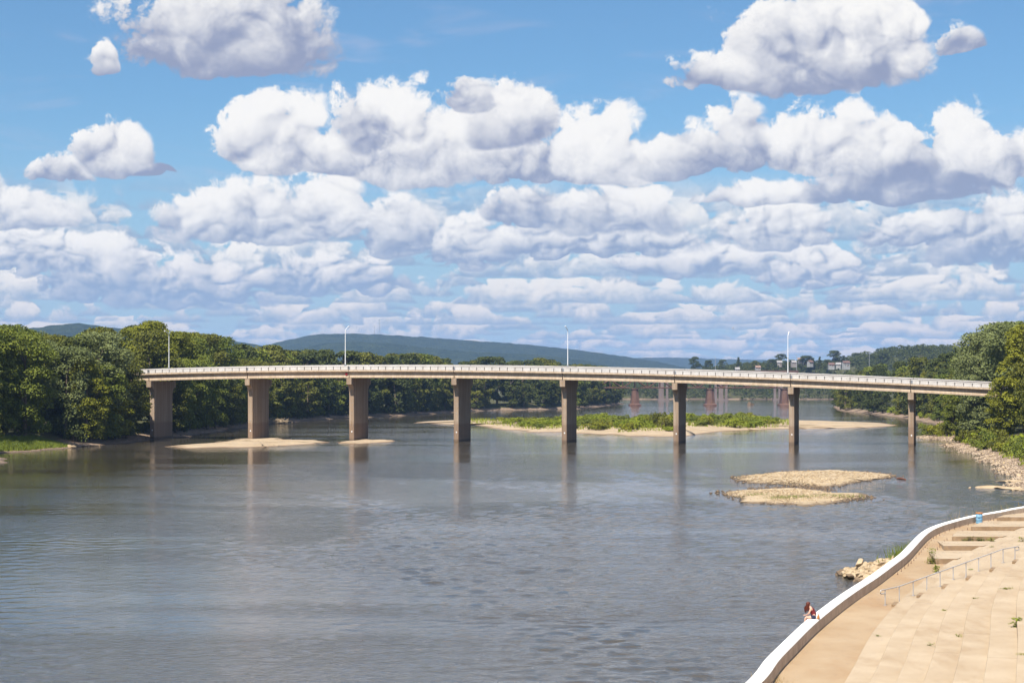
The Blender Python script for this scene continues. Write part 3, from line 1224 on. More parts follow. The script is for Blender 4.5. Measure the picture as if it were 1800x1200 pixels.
def trunk_mesh(rg, h, w, lobes, name='trunk'):
    mb = MB()
    r0 = h * .014 + .08
    lean = rg.normal(0, .03, 2) * h
    pts = [(lean[0] * t * t, lean[1] * t * t, h * .82 * t - .6) for t in (0, .1, .3, .55, .8, 1)]
    mb.tube(pts, [r0 * 1.5, r0 * 1.1, r0 * .95, r0 * .7, r0 * .45, r0 * .15], 7)
    for l in sorted(lobes, key=lambda q: -q[3])[:9]:
        z0 = max(h * .12, l[2] - h * .18)
        f = z0 / (h * .82)
        a = (lean[0] * f * f, lean[1] * f * f, z0)
        m_ = (l[0] * .45 + a[0] * .5, l[1] * .45 + a[1] * .5, (z0 + l[2]) / 2 - .2)
        mb.tube([a, m_, l[:3]], [r0 * .45, r0 * .3, r0 * .1], 5, caps=False)
    me = bpy.data.meshes.new(name)
    me.from_pydata(mb.v, [], mb.f)
    me.materials.append(M['bark'])
    me.polygons.foreach_set('use_smooth', [True] * len(me.polygons))
    return me


def proto(seed, h, w, shape, leafmat, n_leaf, size, z0, n_lobe):
    rg = np.random.default_rng(seed)
    lobes = crown_lobes(rg, h, w, n_lobe, z0, shape)
    V_, F_ = leaf_cloud(lobes, n_leaf, size, rg)
    cm = mesh_np('crown', V_, F_, M[leafmat])
    return cm, trunk_mesh(rg, h, w, lobes)


KINDS = {}
sh_of = {'olive': ('round', 12.5), 'green': ('spread', 13.0), 'yellow': ('round', 11.5), 'silver': ('spread', 14.0), 'dark': ('round', 13.0)}
for j, (k, (shape, w)) in enumerate(sh_of.items()):
    KINDS[k] = dict(
        near=[proto(100 + 10 * j + v, 25.0, w, shape, 'leaf_' + k, 13000, .29, 1.6, 70) for v in range(2)],
        mid=[proto(200 + 10 * j + v, 25.0, w, shape, 'leaf_' + k, 4200, .52, 1.6, 50) for v in range(2)])
KINDS['pine'] = dict(mid=[proto(400 + v, 20.0, 8.5, 'cone', 'leaf_dark', 2600, .5, 3.0, 50) for v in range(2)])
KINDS['pine']['near'] = KINDS['pine']['mid']
WORDS = {'olive': 'olive green', 'green': 'mid green', 'yellow': 'yellow green', 'silver': 'pale grey green', 'dark': 'dark green', 'pine': 'dark pointed'}


def tree(x, y, z, h, kindname, lod, label, group, name='broadleaf_tree', wide=1.0):
    cm, tm = random.choice(KINDS[kindname][lod])
    s = h / 25.0 if kindname != 'pine' else h / 20.0
    t = empty(name, (x, y, z), random.uniform(0, 2 * PI), (s * wide, s * wide, s))
    tag(t, label, 'tree', group)
    link('crown', cm, t)
    link('trunk', tm, t)
    return t


SKYL = np.full(1900, 2000.0)      # highest tree seen so far in each column, nearest first


def hidden(x, y, z, h, w, gain=2.0):
    """true when nearer trees cover this one whole"""
    c, r, top = 900 + F * x / y, w * .42 * F / y, YH - F * (z + h * .97 - H) / y
    a, b = int(max(0, c - r + 50)), int(min(1899, c + r + 50))
    if b <= a:
        return True
    if np.mean(SKYL[a:b] > top + gain) < .15:
        return True
    SKYL[a:b] = np.minimum(SKYL[a:b], top + 2)
    return False


def visible(x, y, m=.305):
    return abs(x / y) < m


def pick(wts):
    r = random.random() * sum(wts.values())
    for k, v in wts.items():
        r -= v
        if r <= 0:
            return k
    return k


random.seed(4)
count = 0
# bank where the bridge starts among trees: three stretches one can tell apart
ZONES = [
    (372, 505, 6.6, (3.5, 10, 18, 28, 40, 54), {'olive': 2.4, 'green': 3, 'yellow': 1.0, 'silver': 2.2, 'dark': 1.0}, (22, 28.5), 'near',
     'tree on the steep bank above the sunny grass patch', 'trees on the bank by the grass patch'),
    (505, 700, 9.5, (4, 13, 24, 38, 54), {'olive': 2.2, 'green': 3, 'yellow': 1.5, 'dark': 1.0, 'silver': .4}, (24, 31.5), 'near',
     'tree behind the bridge pier that stands at the shore', 'trees behind the pier at the shore'),
    (700, 1090, 12.5, (5, 15, 27, 42), {'olive': 2.4, 'green': 1.4, 'dark': 3}, (26, 30.5), 'mid',
     'tree of the shaded wood facing the vegetated island', 'trees of the wood facing the island'),
    (1090, 1540, 16.0, (6, 18, 32, 50), {'olive': 1.6, 'green': 1.0, 'dark': 3}, (24, 31), 'mid',
     'tree of the wood that reaches the railway bridge', 'trees of the wood by the railway bridge'),
]
CAPS = {-1: ((-60, 0, 40, 75, 150, 185, 240, 300, 350, 400, 450, 500, 640, 700, 860, 960, 1000, 1100), (570, 572, 575, 592, 594, 570, 560, 567, 572, 590, 604, 612, 611, 616, 619, 630, 637, 640)),
        1: ((1460, 1530, 1560, 1600, 1650, 1690, 1720, 1800), (640, 628, 614, 606, 600, 590, 575, 568))}


def plant(zones, bank, sgn):
    cand = []
    for zi, (ya, yb, step, ds, wts, hh, lod, words, group) in enumerate(zones):
        for r, d in enumerate(ds):
            y = ya + random.uniform(0, step)
            while y < yb:
                dd = d + random.uniform(-.25, .25) * step + (2 if r == 0 else 0)
                yy = y + random.uniform(-.25, .25) * step
                x = float(bank(yy)) + sgn * dd
                rel = Vector((x - X0, yy - Y0, 0))
                if sgn < 0 and (384 < yy < 448 and dd < 11 or yy < 506 and 900 + F * (x + 5.5) / yy > 262):
                    y += step
                    continue
                if visible(x, yy, .305 if yy > 520 else .37) and not (-7 < rel.dot(W_) < 20 and -34 < rel.dot(U) < 245):
                    k = pick(wts)
                    h = random.uniform(*hh) * (.80 if r == 0 else 1.0)
                    z_ = float(ground_z(x, yy)) - .3
                    capy = np.interp(900 + F * x / yy, *CAPS[sgn])
                    h = min(h, (H + (YH - capy) * yy / F - z_) * random.uniform(.90, 1.03))
                    if h < 9:
                        y += step
                        continue
                    cand.append((yy, x, float(ground_z(x, yy)) - .3, h, k, lod, WORDS[k] + ' ' + words, group, random.uniform(.95, 1.2), r))
                y += step * random.uniform(.85, 1.2)
    n = 0
    for (yy, x, z, h, k, lod, words, group, wd, r) in sorted(cand):
        if not hidden(x, yy, z, h, 13 * wd * h / 25) or r == 0:
            tree(x, yy, z, h, k, lod, words, group, wide=wd)
            n += 1
    print('PLANTED', n, 'of', len(cand))


plant(ZONES, bank_l, -1)

# trees whose crowns swallow the bridge's ends
for (x, yy, h, k) in ((-122, 487, 21, 'yellow'), (-118.5, 493, 13, 'yellow'), (-124, 480, 24, 'silver'), (-130, 484, 22, 'olive'), (-136, 489, 24, 'green'), (-119, 478, 12, 'olive'), (-126, 490, 13, 'olive')):
    tree(x, yy, float(ground_z(x, yy)), h, k, 'near', WORDS[k] + ' tree pushing its crown over the bridge end on the grassy bank', 'trees over the grassy bridge end')
for (x, yy, h, k) in ((122.5, 423, 25.5, 'yellow'), (124, 411, 26, 'olive'), (129, 430, 27, 'olive'), (118.2, 427, 15, 'yellow'), (119.5, 402, 17, 'olive'), (125, 398, 26, 'green')):
    tree(x, yy, float(ground_z(x, yy)), h, k, 'near', WORDS[k] + ' tree hiding the bridge end on the stony bank', 'trees over the stony bridge end', wide=1.15)

# opposite bank: behind the bridge end, then the wooded hillside
for (x, yy, h, k) in ((128, 490, 22, 'silver'), (132, 500, 26.5, 'silver'), (125, 502, 13, 'green'), (134, 515, 22, 'silver'), (139, 508, 28.5, 'silver'), (139, 535, 24, 'green'), (147, 528, 30, 'green'), (143, 548, 22, 'green'), (150, 560, 26, 'olive'), (152, 580, 26, 'dark'), (137, 484, 28, 'silver')):
    tree(x, yy, float(ground_z(x, yy)), h, k, 'near', WORDS[k] + ' tree on the point just behind the stony bank bridge end', 'trees on the point behind the bridge end', wide=1.1)
RZ = [
    (580, 900, 15.0, (6, 17, 30, 46, 64, 88), {'dark': 3, 'olive': 2.2, 'green': 1.2}, (20, 26), 'mid', 'tree on the wooded hillside above the stony point', 'trees on the hillside above the stony point'),
    (900, 1320, 21.0, (6, 22, 42, 66, 96, 130), {'dark': 3, 'olive': 2, 'green': 1}, (20, 26), 'mid', 'tree on the wooded hillside below the white houses', 'trees on the hillside below the houses'),
]
plant(RZ, bank_r, 1)
# the tall crown standing out on the hillside skyline
p = at(1688, 640, 760)
tree(p.x, 760, float(ground_z(p.x, 760)), 27, 'pine', 'mid', 'tall dark tree with a jagged top on the hillside skyline', None, 'pine_tree', 1.3)

# skyline trees on the ridge with the houses
random.seed(9)
for (px, top, w, k) in ((1222, 627, 22, 'dark'), (1245, 633, 16, 'dark'), (1298, 628, 10, 'pine'), (1300, 642, 14, 'dark'), (1356, 631, 16, 'dark'), (1373, 622, 20, 'dark'),
                        (1418, 625, 26, 'dark'), (1429, 629, 8, 'pine'), (1441, 627, 10, 'pine'), (1467, 616, 22, 'dark'), (1483, 625, 12, 'pine'), (1505, 620, 18, 'dark'), (1328, 634, 16, 'olive'), (1270, 632, 16, 'dark'),
                        (1530, 622, 20, 'dark'), (1552, 618, 22, 'dark'), (1390, 632, 14, 'olive'), (1455, 632, 16, 'dark')):
    Y = 2330 + random.uniform(-60, 90)
    a = at(px, top, Y)
    z = float(ground_z(a.x, Y))
    h = max(9.0, a.z - z)
    nm = 'pine_tree' if k == 'pine' else 'broadleaf_tree'
    wid = (w * Y / F) / ((sh_of[k][1] if k in sh_of else 8.5) * h / (25 if k != 'pine' else 20))
    tree(a.x, Y, z, h, k, 'mid', WORDS[k] + ' skyline tree on the ridge beside the white houses', 'trees on the ridge with houses', nm, min(2.0, wid * 1.25))


# far-off wood that reads as one mass
def woodland(name, spots, n_leaf, size, seed, mat):
    rg = np.random.default_rng(seed)
    Vs, Fs, o = [], [], 0
    for (x, y, z, h, w) in spots:
        lob = crown_lobes(rg, h, w, 14, h * .08, 'round')
        V_, F_ = leaf_cloud([(a + x, b + y, c + z, r * 1.25) for a, b, c, r in lob], n_leaf, size, rg)
        Vs.append(V_); Fs.append(F_ + o); o += len(V_)
    me = mesh_np(name, np.concatenate(Vs), np.concatenate(Fs), M[mat])
    return kind(link(name, me), 'stuff')


random.seed(21)
sp = []
for Y in np.arange(2106, 2480, 24):
    for px in np.arange(1030, 1800, 9.0):
        x = at(px + random.uniform(-5, 5), 700, Y).x
        yy = Y + random.uniform(-12, 12)
        d_h = any(abs(px - hx) < 16 for hx in (1395, 1412, 1424, 1462, 1476, 1490)) and yy > 2190 and yy < 2335
        if random.random() < (.25 if d_h else .85):
            sp.append((x, yy, float(ground_z(x, yy)) - .5, random.uniform(9, 15) * (1.3 if Y < 2180 else 1.0), random.uniform(9, 14)))
woodland('far_woodland', sp, 170, .95, 3, 'leaf_dark')
sp = []
for Y in np.arange(1560, 2090, 28):
    for d in (8, 26, 48, 75):
        x = float(np.interp(Y, LBy, LBx)) - d + random.uniform(-5, 5)
        sp.append((x, Y + random.uniform(-8, 8), float(ground_z(x, Y)), random.uniform(20, 28), random.uniform(13, 17)))
    for d in (8, 30, 60, 95, 140):
        x = float(np.interp(Y, RBy, RBx)) + d + random.uniform(-5, 5)
        if visible(x, Y):
            sp.append((x, Y, float(ground_z(x, Y)), random.uniform(18, 24), random.uniform(13, 17)))
for Y in np.arange(1330, 1560, 24):
    for d in (8, 30, 60, 95, 140):
        x = float(np.interp(Y, RBy, RBx)) + d + random.uniform(-5, 5)
        if visible(x, Y):
            sp.append((x, Y, float(ground_z(x, Y)), random.uniform(18, 24), random.uniform(13, 17)))
woodland('far_woodland', sp, 420, .95, 5, 'leaf_dark')


# ---- shrubs: undergrowth on the banks, thickets on the island
def shrub_proto(seed, mat, n, size):
    rg = np.random.default_rng(seed)
    lob = [(rg.normal(0, .75), rg.normal(0, .75), rg.uniform(.25, 1.15), rg.uniform(.45, .75)) for _ in range(12)]
    V_, F_ = leaf_cloud(lob, n, size, rg)
    V_[:, 2] = np.maximum(V_[:, 2], -.1)
    cm = mesh_np('foliage', V_, F_, M[mat])
    mb = MB()
    for l in lob[:6]:
        mb.tube([(0, 0, -.2), (l[0] * .4, l[1] * .4, l[2] * .5), l[:3]], [.05, .04, .015], 5, caps=False)
    me = bpy.data.meshes.new('stem')
    me.from_pydata(mb.v, [], mb.f)
    me.materials.append(M['bark'])
    return cm, me


SHR = {k: [shrub_proto(700 + 10 * j + v, 'leaf_' + k, 750, .17) for v in range(2)] for j, k in enumerate(('bright', 'green', 'olive', 'dark', 'yellow'))}
SW = {'bright': 'bright green', 'green': 'mid green', 'olive': 'olive', 'dark': 'dark green', 'yellow': 'yellow green'}


def shrub(x, y, z, w, h, k, label, group, name='shrub'):
    cm, sm = random.choice(SHR[k])
    t = empty(name, (x, y, z), random.uniform(0, 2 * PI), (w / 3.2, w / 3.2, h / 1.8))
    tag(t, label, 'shrub', group)
    link('foliage', cm, t)
    link('stem', sm, t)


random.seed(31)
for (ya, yb, step, words, g) in ((375, 505, 5.2, 'bush at the foot of the trees above the grass patch', 'bushes below the grassy bank trees'), (520, 705, 8, 'bush at the shore behind the shore pier', 'bushes at the shore behind the pier'), (705, 1100, 15, 'bush on the shaded shore facing the island', 'bushes on the shaded shore')):
    y = ya
    while y < yb:
        d = random.uniform(5, 9) if not (388 < y < 446) else random.uniform(12, 14)
        x = float(bank_l(y)) - d
        if visible(x, y):
            k = random.choice(['dark', 'olive', 'green', 'dark'])
            shrub(x, y, float(ground_z(x, y)) - .2, random.uniform(3.5, 6), random.uniform(2.5, 5), k, SW[k] + ' ' + words, g)
        y += step * random.uniform(.7, 1.3)
for (ya, yb, step, words, g) in ((340, 455, 3.8, 'bush above the stones near the hidden bridge end', 'bushes on the stony bank'), (455, 600, 6.0, 'bush on the stony point behind the bridge end', 'bushes on the stony point'), (600, 1000, 18, 'bush at the foot of the wooded hillside', 'bushes under the hillside')):
    y = ya
    while y < yb:
        x = float(bank_r(y)) + random.uniform(4.2, 9.5)
        if visible(x, y):
            k = random.choice(['bright', 'green', 'green', 'olive', 'yellow'])
            shrub(x, y, float(ground_z(x, y)) - .2, random.uniform(3, 5.5), random.uniform(2, 4.2), k, SW[k] + ' ' + words, g)
        y += step * random.uniform(.7, 1.3)

# island thickets
def island_z(x, y):
    v = np.array([x, y]) - isl_c
    a = np.arctan2(isl_o[:, 1] - isl_c[1], isl_o[:, 0] - isl_c[0])
    j = int(np.argmin(np.abs(np.angle(np.exp(1j * (a - math.atan2(v[1], v[0])))))))
    r = np.linalg.norm(v) / np.linalg.norm(isl_o[j] - isl_c)
    return zprof(1.0)(r), r


random.seed(44)
n_b = 0
for _ in range(900):
    px, y = random.uniform(885, 1365), random.uniform(552, 745)
    x = (px - 900) * y / F
    z, r = island_z(x, y)
    front = 590 if px < 1000 else (575 if px < 1085 else (558 if px < 1195 else 612))
    if r > .90 or y < front or n_b > 150:
        continue
    edge = min(1.0, (px - 885) / 260, (1372 - px) / 70)
    h = random.uniform(1.3, 2.4) + 2.4 * edge * random.random()
    k = random.choice(['bright', 'bright', 'bright', 'green', 'yellow'])
    shrub(x, y, z - .1, random.uniform(4.6, 7.6), h, k, SW[k] + ' low thicket shrub on the sandy island', 'thicket shrubs on the island')
    n_b += 1
for (px, y, h, w) in ((1160, 600, 6.3, 5.0), (1172, 590, 4.6, 6.0), (1280, 640, 5.0, 7), (1300, 650, 5.2, 6.5), (1250, 645, 4.8, 6)):
    x = (px - 900) * y / F
    z, r = island_z(x, y)
    lab = 'tallest dark bush standing up from the island thicket' if h > 6 else 'rounded green bush bulging above the island thicket'
    shrub(x, y, z, w, h, 'olive' if h > 6 or px == 1172 else 'green', lab, None if h > 6 else 'taller bushes on the island')


# ---- grass: blades nobody could count
def blades(name, spots, h0, h1, seed, mat, wd=.05):
    rg = np.random.default_rng(seed)
    n = len(spots)
    c = np.array(spots)
    a = rg.uniform(0, 2 * PI, n)
    h = rg.uniform(h0, h1, n)
    t = np.column_stack([np.cos(a), np.sin(a), np.zeros(n)]) * (wd * rg.uniform(.6, 1.6, n))[:, None]
    l = rg.normal(0, .3, (n, 2)) * h[:, None]
    tip = c + np.column_stack([l, h])
    V_ = np.stack([c - t, c + t, tip], 1).reshape(-1, 3)
    me = mesh_np(name, V_, np.arange(3 * n).reshape(-1, 3), M[mat])
    return kind(link(name, me), 'stuff')


rg = np.random.default_rng(77)
sp = []
for _ in range(16000):
    y = rg.uniform(385, 437)
    d = abs(rg.normal(4.8, 2.4)) + 1.6
    x = float(bank_l(y)) - d
    if d < 12:
        sp.append((x, y, float(ground_z(x, y)) - .02))
blades('grass', sp, .3, .95, 1, 'grass', .12)
sp = []
for _ in range(9000):
    px, y = rg.uniform(820, 1390), rg.uniform(556, 770)
    x = (px - 900) * y / F
    z, r = island_z(x, y)
    if r < .93 and y > (585 if px < 1085 else (560 if px < 1195 else 618)):
        sp.append((x, y, z - .03))
blades('island_grass', sp, .4, 1.3, 2, 'leaf_bright', .16)
sp = []
for _ in range(2500):
    y = rg.uniform(290, 560)
    d = rg.uniform(4.5, 9)
    x = float(bank_r(y)) + d
    sp.append((x, y, float(ground_z(x, y)) - .02))
blades('bank_grass', sp, .3, .9, 3, 'leaf_bright', .12)
sp = []
for (cx, cy, n, s) in ((1332, 873, 160, 1.0), (1372, 879, 260, 1.2), (1405, 877, 260, 1.2), (1470, 875, 300, 1.8)):
    p = on(cx, cy)
    for _ in range(n):
        sp.append((p.x + rg.normal(0, s), p.y + rg.normal(0, 1.5), .15))
blades('bar_grass', sp, .2, .6, 4, 'grass', .03)

# ------------------------------------------------------------------ concrete river front
ZW, ZF, RISE, TREAD = 2.9, 2.3, 0.30, 1.15


def m_plaza(b, t):
    p = pos()
    n = noise(p, 0.35, 6, 0.65)
    fine = noise(p, 6.0, 4, 0.6)
    c = mixc(n.smooth(0.3, 0.72), (0.355, 0.272, 0.182), (0.42, 0.335, 0.237))
    c = mixc(noise(vmath('MULTIPLY', p, (0.5, 0.16, 1)), 1.0, 6, 0.7).smooth(0.48, 0.72) * 0.65, c, (0.28, 0.195, 0.115))
    c = mixc(fine.smooth(0.55, 0.8) * 0.25, c, (0.34, 0.24, 0.15))
    c = mixc(objrand() * 0.14, c, (0.45, 0.36, 0.26))
    put(b.inputs['Base Color'], c)
    b.inputs['Roughness'].default_value = 0.9
    put(b.inputs['Normal'], bump(noise(p, 9.0, 4, 0.6), 0.25, 0.02))


M['plaza'] = material('tan_concrete', m_plaza)


def m_prom(b, t):
    p = pos()
    n = noise(p, 0.3, 6, 0.65)
    c = mixc(n.smooth(0.3, 0.72), (0.315, 0.22, 0.13), (0.375, 0.28, 0.18))
    c = mixc(noise(vmath('MULTIPLY', p, (0.3, 0.12, 1)), 1.0, 5, 0.7).smooth(0.47, 0.72) * 0.6, c, (0.29, 0.175, 0.09))
    put(b.inputs['Base Color'], c)
    b.inputs['Roughness'].default_value = 0.9
    put(b.inputs['Normal'], bump(noise(p, 9.0, 4, 0.6), 0.25, 0.02))


M['promenade'] = material('stained_concrete', m_prom)
M['wallside'] = plain('bare_wall_concrete', (0.50, 0.39, 0.285), (0.64, 0.52, 0.40), 1.2, 0.9, bmp=0.3)
M['riser'] = plain('shaded_riser_concrete', (0.20, 0.135, 0.08), (0.30, 0.21, 0.13), 1.2, 0.9, bmp=0.3)  # platform fronts and half steps: their shade is darkened into the colour
M['treadside'] = plain('shaded_terrace_riser_concrete', (0.24, 0.17, 0.105), (0.31, 0.225, 0.145), 0.8, 0.9, bmp=0.3)  # thin shading strips along the terrace steps, painted as a darker concrete
M['wallwhite'] = plain('white_wall_paint', (0.72, 0.70, 0.66), (0.82, 0.81, 0.79), 1.0, 0.7, bmp=0.1)


def poly_resample(pts, step):
    P_ = np.array(pts, float)
    # smooth through the points
    t = np.concatenate([[0], np.cumsum(np.linalg.norm(np.diff(P_, axis=0), axis=1))])
    out = []
    for s in np.arange(0, t[-1], step):
        i = min(len(P_) - 2, int(np.searchsorted(t, s, 'right') - 1))
        a, b, c, d = P_[max(i - 1, 0)], P_[i], P_[i + 1], P_[min(i + 2, len(P_) - 1)]
        u = (s - t[i]) / (t[i + 1] - t[i])
        out.append(.5 * ((2 * b) + (-a + c) * u + (2 * a - 5 * b + 4 * c - d) * u * u + (-a + 3 * b - 3 * c + d) * u ** 3))
    return np.array(out)


def offset(P_, d):
    T = np.gradient(P_, axis=0)
    T /= np.linalg.norm(T, axis=1, keepdims=True)
    N = np.column_stack([T[:, 1], -T[:, 0]])
    return P_ + N * d


wp = [on(x, y, ZW) for x, y in ((1308, 1200), (1341.7, 1159.4), (1372, 1130), (1409, 1095), (1445.6, 1066), (1482, 1040), (1525, 1012.8), (1555.6, 991), (1580, 973), (1598, 954.7),
                                 (1616.7, 936.4), (1635, 925.7), (1662.5, 916.5), (1705, 905.8), (1751, 898), (1800, 889))]
wpts = [(-2.0, 40.0), (3.6, 55.0)] + [(p.x, p.y) for p in wp] + [(66, 196), (84, 214), (105, 228)]
WO = poly_resample(wpts, 1.0)
k = np.ones(5) / 5
WO[2:-2] = np.column_stack([np.convolve(WO[:, 0], k, 'valid'), np.convolve(WO[:, 1], k, 'valid')])
WI = offset(WO, 0.62)
wall = empty('river_wall', (WO[60][0], WO[60][1], 0))
tag(wall, 'low curving river wall, white painted top, tan concrete promenade side', 'wall')
winv = Matrix.Translation(-wall.location)
SEG = 4
random.seed(3)
for s in range(0, len(WO) - 1, SEG):
    e = min(s + SEG, len(WO) - 1)
    mb = MB()
    rows = []
    for j in range(s, e + 1):
        o, i = Vector((*WO[j], 0)), Vector((*WI[j], 0))
        d = Vector((*(WO[min(j + 1, len(WO) - 1)] - WO[max(j - 1, 0)]), 0)).normalized()
        sh = d * (.012 if j == s else (-.012 if j == e else 0))
        o, i = o + sh, i + sh
        n_ = (i - o).normalized()
        rows.append([o + Vector((0, 0, -2.5)), o + Vector((0, 0, ZW - .04)), o + n_ * .04 + Vector((0, 0, ZW)), i - n_ * .05 + Vector((0, 0, ZW)), i + Vector((0, 0, ZW - .05)), i + Vector((0, 0, ZF - .3))])
    for a in range(len(rows) - 1):
        for q in range(5):
            mb.face([rows[a][q], rows[a][q + 1], rows[a + 1][q + 1], rows[a + 1][q]][::-1], 1 if q == 4 else 0)
    mb.face(rows[0], 1); mb.face(rows[-1][::-1], 1)
    # runs of white paint over the edge at the joints
    j = s
    i0 = Vector((*WI[j], 0))
    d = Vector((*(WI[min(j + 1, len(WI) - 1)] - WI[max(j - 1, 0)]), 0)).normalized()
    nn = Vector((d.y, -d.x, 0)) * .006
    for q in range(3):
        a = i0 + d * random.uniform(.05, SEG * .95) + nn if q else i0 + d * .04 + nn
        wd, ln = random.uniform(.03, .07), random.uniform(.08, .4)
        mb.face([a + Vector((0, 0, ZW - .05)), a + d * wd + Vector((0, 0, ZW - .05)), a + d * wd * .7 + Vector((0, 0, ZW - .05 - ln)), a + d * wd * .3 + Vector((0, 0, ZW - .05 - ln))][::-1], 0)
    o = mb.build('wall_segment', [M['wallwhite'], M['wallside']], wall)
    o.matrix_parent_inverse = winv

# terraces: curves beside the promenade
T1 = poly_resample([(3.5, 38), (9.4, 58.5), (14.2, 74.9), (18.0, 88.4), (22.1, 101.1), (26.6, 113.5), (31.4, 125.8), (38.5, 141.5), (44.6, 154.6), (55, 175), (68, 192), (86, 208)], 1.0)
NT = 15
# promenade floor
mb = MB()
nW, nT = len(WI), len(T1)
rows = []
for s in np.linspace(0, 1, 90):
    a = WI[min(nW - 1, int(s * (nW - 1)))]
    b = T1[min(nT - 1, int(s * (nT - 1)))]
    rows.append([(*(a + (b - a) * q - (0 if 0 < q < 1 else 0)), ZF) for q in np.linspace(-.02, 1.05, 5)])
mb.grid(rows, flip=True)
kind(mb.build('promenade', M['promenade']), 'structure')
# dark open gap between wall foot and floor is left by the shadow; seating terraces of separate slabs
ter = kind(empty('terraces', (0, 0, 0)), 'structure')
random.seed(8)
JOINT = .012
for n in range(NT):
    a, b = offset(T1, TREAD * n), offset(T1, TREAD * (n + 1) - .004)
    z = ZF + RISE * (n + 1)
    j = random.randint(2, 5)
    st = 0
    while st < nT - 2:
        en = min(nT - 1, st + j)
        j = random.choice((13, 16, 19))
        px_ = 900 + F * a[st][0] / a[st][1]
        py_ = YH + F * (H - z) / a[en][1]
        if py_ < 1420 and min(a[en][0] / a[en][1], a[st][0] / a[st][1]) < .34:
            mb = MB()
            rows = []
            dz_ = random.uniform(-.006, .006)
            for q in range(st, en + 1):
                A, B_ = Vector((*a[q], 0)), Vector((*b[q], 0))
                d = Vector((*(a[min(q + 1, nT - 1)] - a[max(q - 1, 0)]), 0)).normalized() * (JOINT if q == st else (-JOINT if q == en else 0))
                A, B_ = A + d, B_ + d
                zt = Vector((0, 0, z + dz_))
                n_ = (B_ - A).normalized()
                rows.append([A + Vector((0, 0, z - RISE - .2)), A + zt - Vector((0, 0, .03)), A + n_ * .03 + zt, B_ + zt, B_ + Vector((0, 0, z - RISE - .2))])
            mb.grid(rows)
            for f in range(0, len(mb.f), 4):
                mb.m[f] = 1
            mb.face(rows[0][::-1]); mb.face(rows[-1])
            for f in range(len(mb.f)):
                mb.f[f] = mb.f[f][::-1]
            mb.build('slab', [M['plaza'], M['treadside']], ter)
        st = en
# core under the terraces
mb = MB()
core = offset(T1, .35)
rows = [[(*core[q], -2), (*core[q], ZF + .05), (*(offset(T1, TREAD * NT - .05)[q]), ZF + RISE * NT - .1), (*(offset(T1, TREAD * NT + 45)[q]), ZF + RISE * NT - .1)] for q in range(0, nT, 3)]
mb.grid(rows, flip=True)
kind(mb.build('terrace_base', M['plaza']), 'structure')


def tread_at(px, py):
    """where a pixel lands on the promenade or a terrace"""
    for n in range(NT, -1, -1):
        p = on(px, py, ZF + RISE * n)
        v = np.array([p.x, p.y])
        i = int(np.argmin(np.linalg.norm(T1 - v, axis=1)))
        T = T1[min(i + 1, nT - 1)] - T1[max(i - 1, 0)]
        T = T / np.linalg.norm(T)
        d = float(np.dot(v - T1[i], np.array([T[1], -T[0]])))
        lev = 0 if d < 0 else int(d / TREAD) + 1
        if lev == n or (n < lev):
            return Vector((p.x, p.y, ZF + RISE * n))
    return on(px, py, ZF)


# sloping platforms beside the promenade, their fronts facing us
RS = [(125.2, 29.8, 'with a leafy weed at its corner'), (135.4, 33.0, 'second of the row up from the weed'), (143.8, 35.7, 'with green weeds along its front'), (154.0, 39.9, 'just before the blue barrel'), (165.2, 45.2, 'beside the blue barrel, topmost of the row'), (176.5, 51.0, '')]
for q in range(5):
    (ya, xa, word), (yb, xb, _) = RS[q], RS[q + 1]

    def t1x(y):
        return float(np.interp(y, T1[:, 1], T1[:, 0])) + .30
    mb = MB()
    P_ = [(xa, ya, ZF - .3), (t1x(ya), ya, ZF - .3), (t1x(yb), yb - .02, ZF - .3), (xb - 1.2, yb - .02, ZF - .3),
          (xa, ya, ZF + .38), (t1x(ya), ya, ZF + .38), (t1x(yb), yb - .02, ZF + .02), (xb - 1.2, yb - .02, ZF + .02)]
    mb.hexa(P_)
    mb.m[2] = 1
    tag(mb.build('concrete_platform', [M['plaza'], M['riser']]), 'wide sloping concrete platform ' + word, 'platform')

# ---- handrail up the terraces
rp = [(1555, 1063), (1577, 1060), (1600, 1050), (1623.7, 1041), (1646.6, 1033), (1670, 1025), (1693.6, 1015), (1717, 1009.7), (1740.7, 999), (1765, 990), (1784, 986)]
A0, A1 = Vector((21.4, 101.6, ZF)), Vector((31.8, 112.0, ZF + 5 * RISE))
rail = empty('handrail', A0)
tag(rail, 'galvanised handrail climbing the concrete terraces on eleven posts', 'handrail')
rinv2 = Matrix.Translation(-A0)


def t_level(x, y):
    v = np.array([x, y])
    i = int(np.argmin(np.linalg.norm(T1 - v, axis=1)))
    T = T1[min(i + 1, nT - 1)] - T1[max(i - 1, 0)]
    T = T / np.linalg.norm(T)
    d = float(np.dot(v - T1[i], np.array([T[1], -T[0]])))
    return ZF + (0 if d < 0 else RISE * (int(d / TREAD) + 1)), d


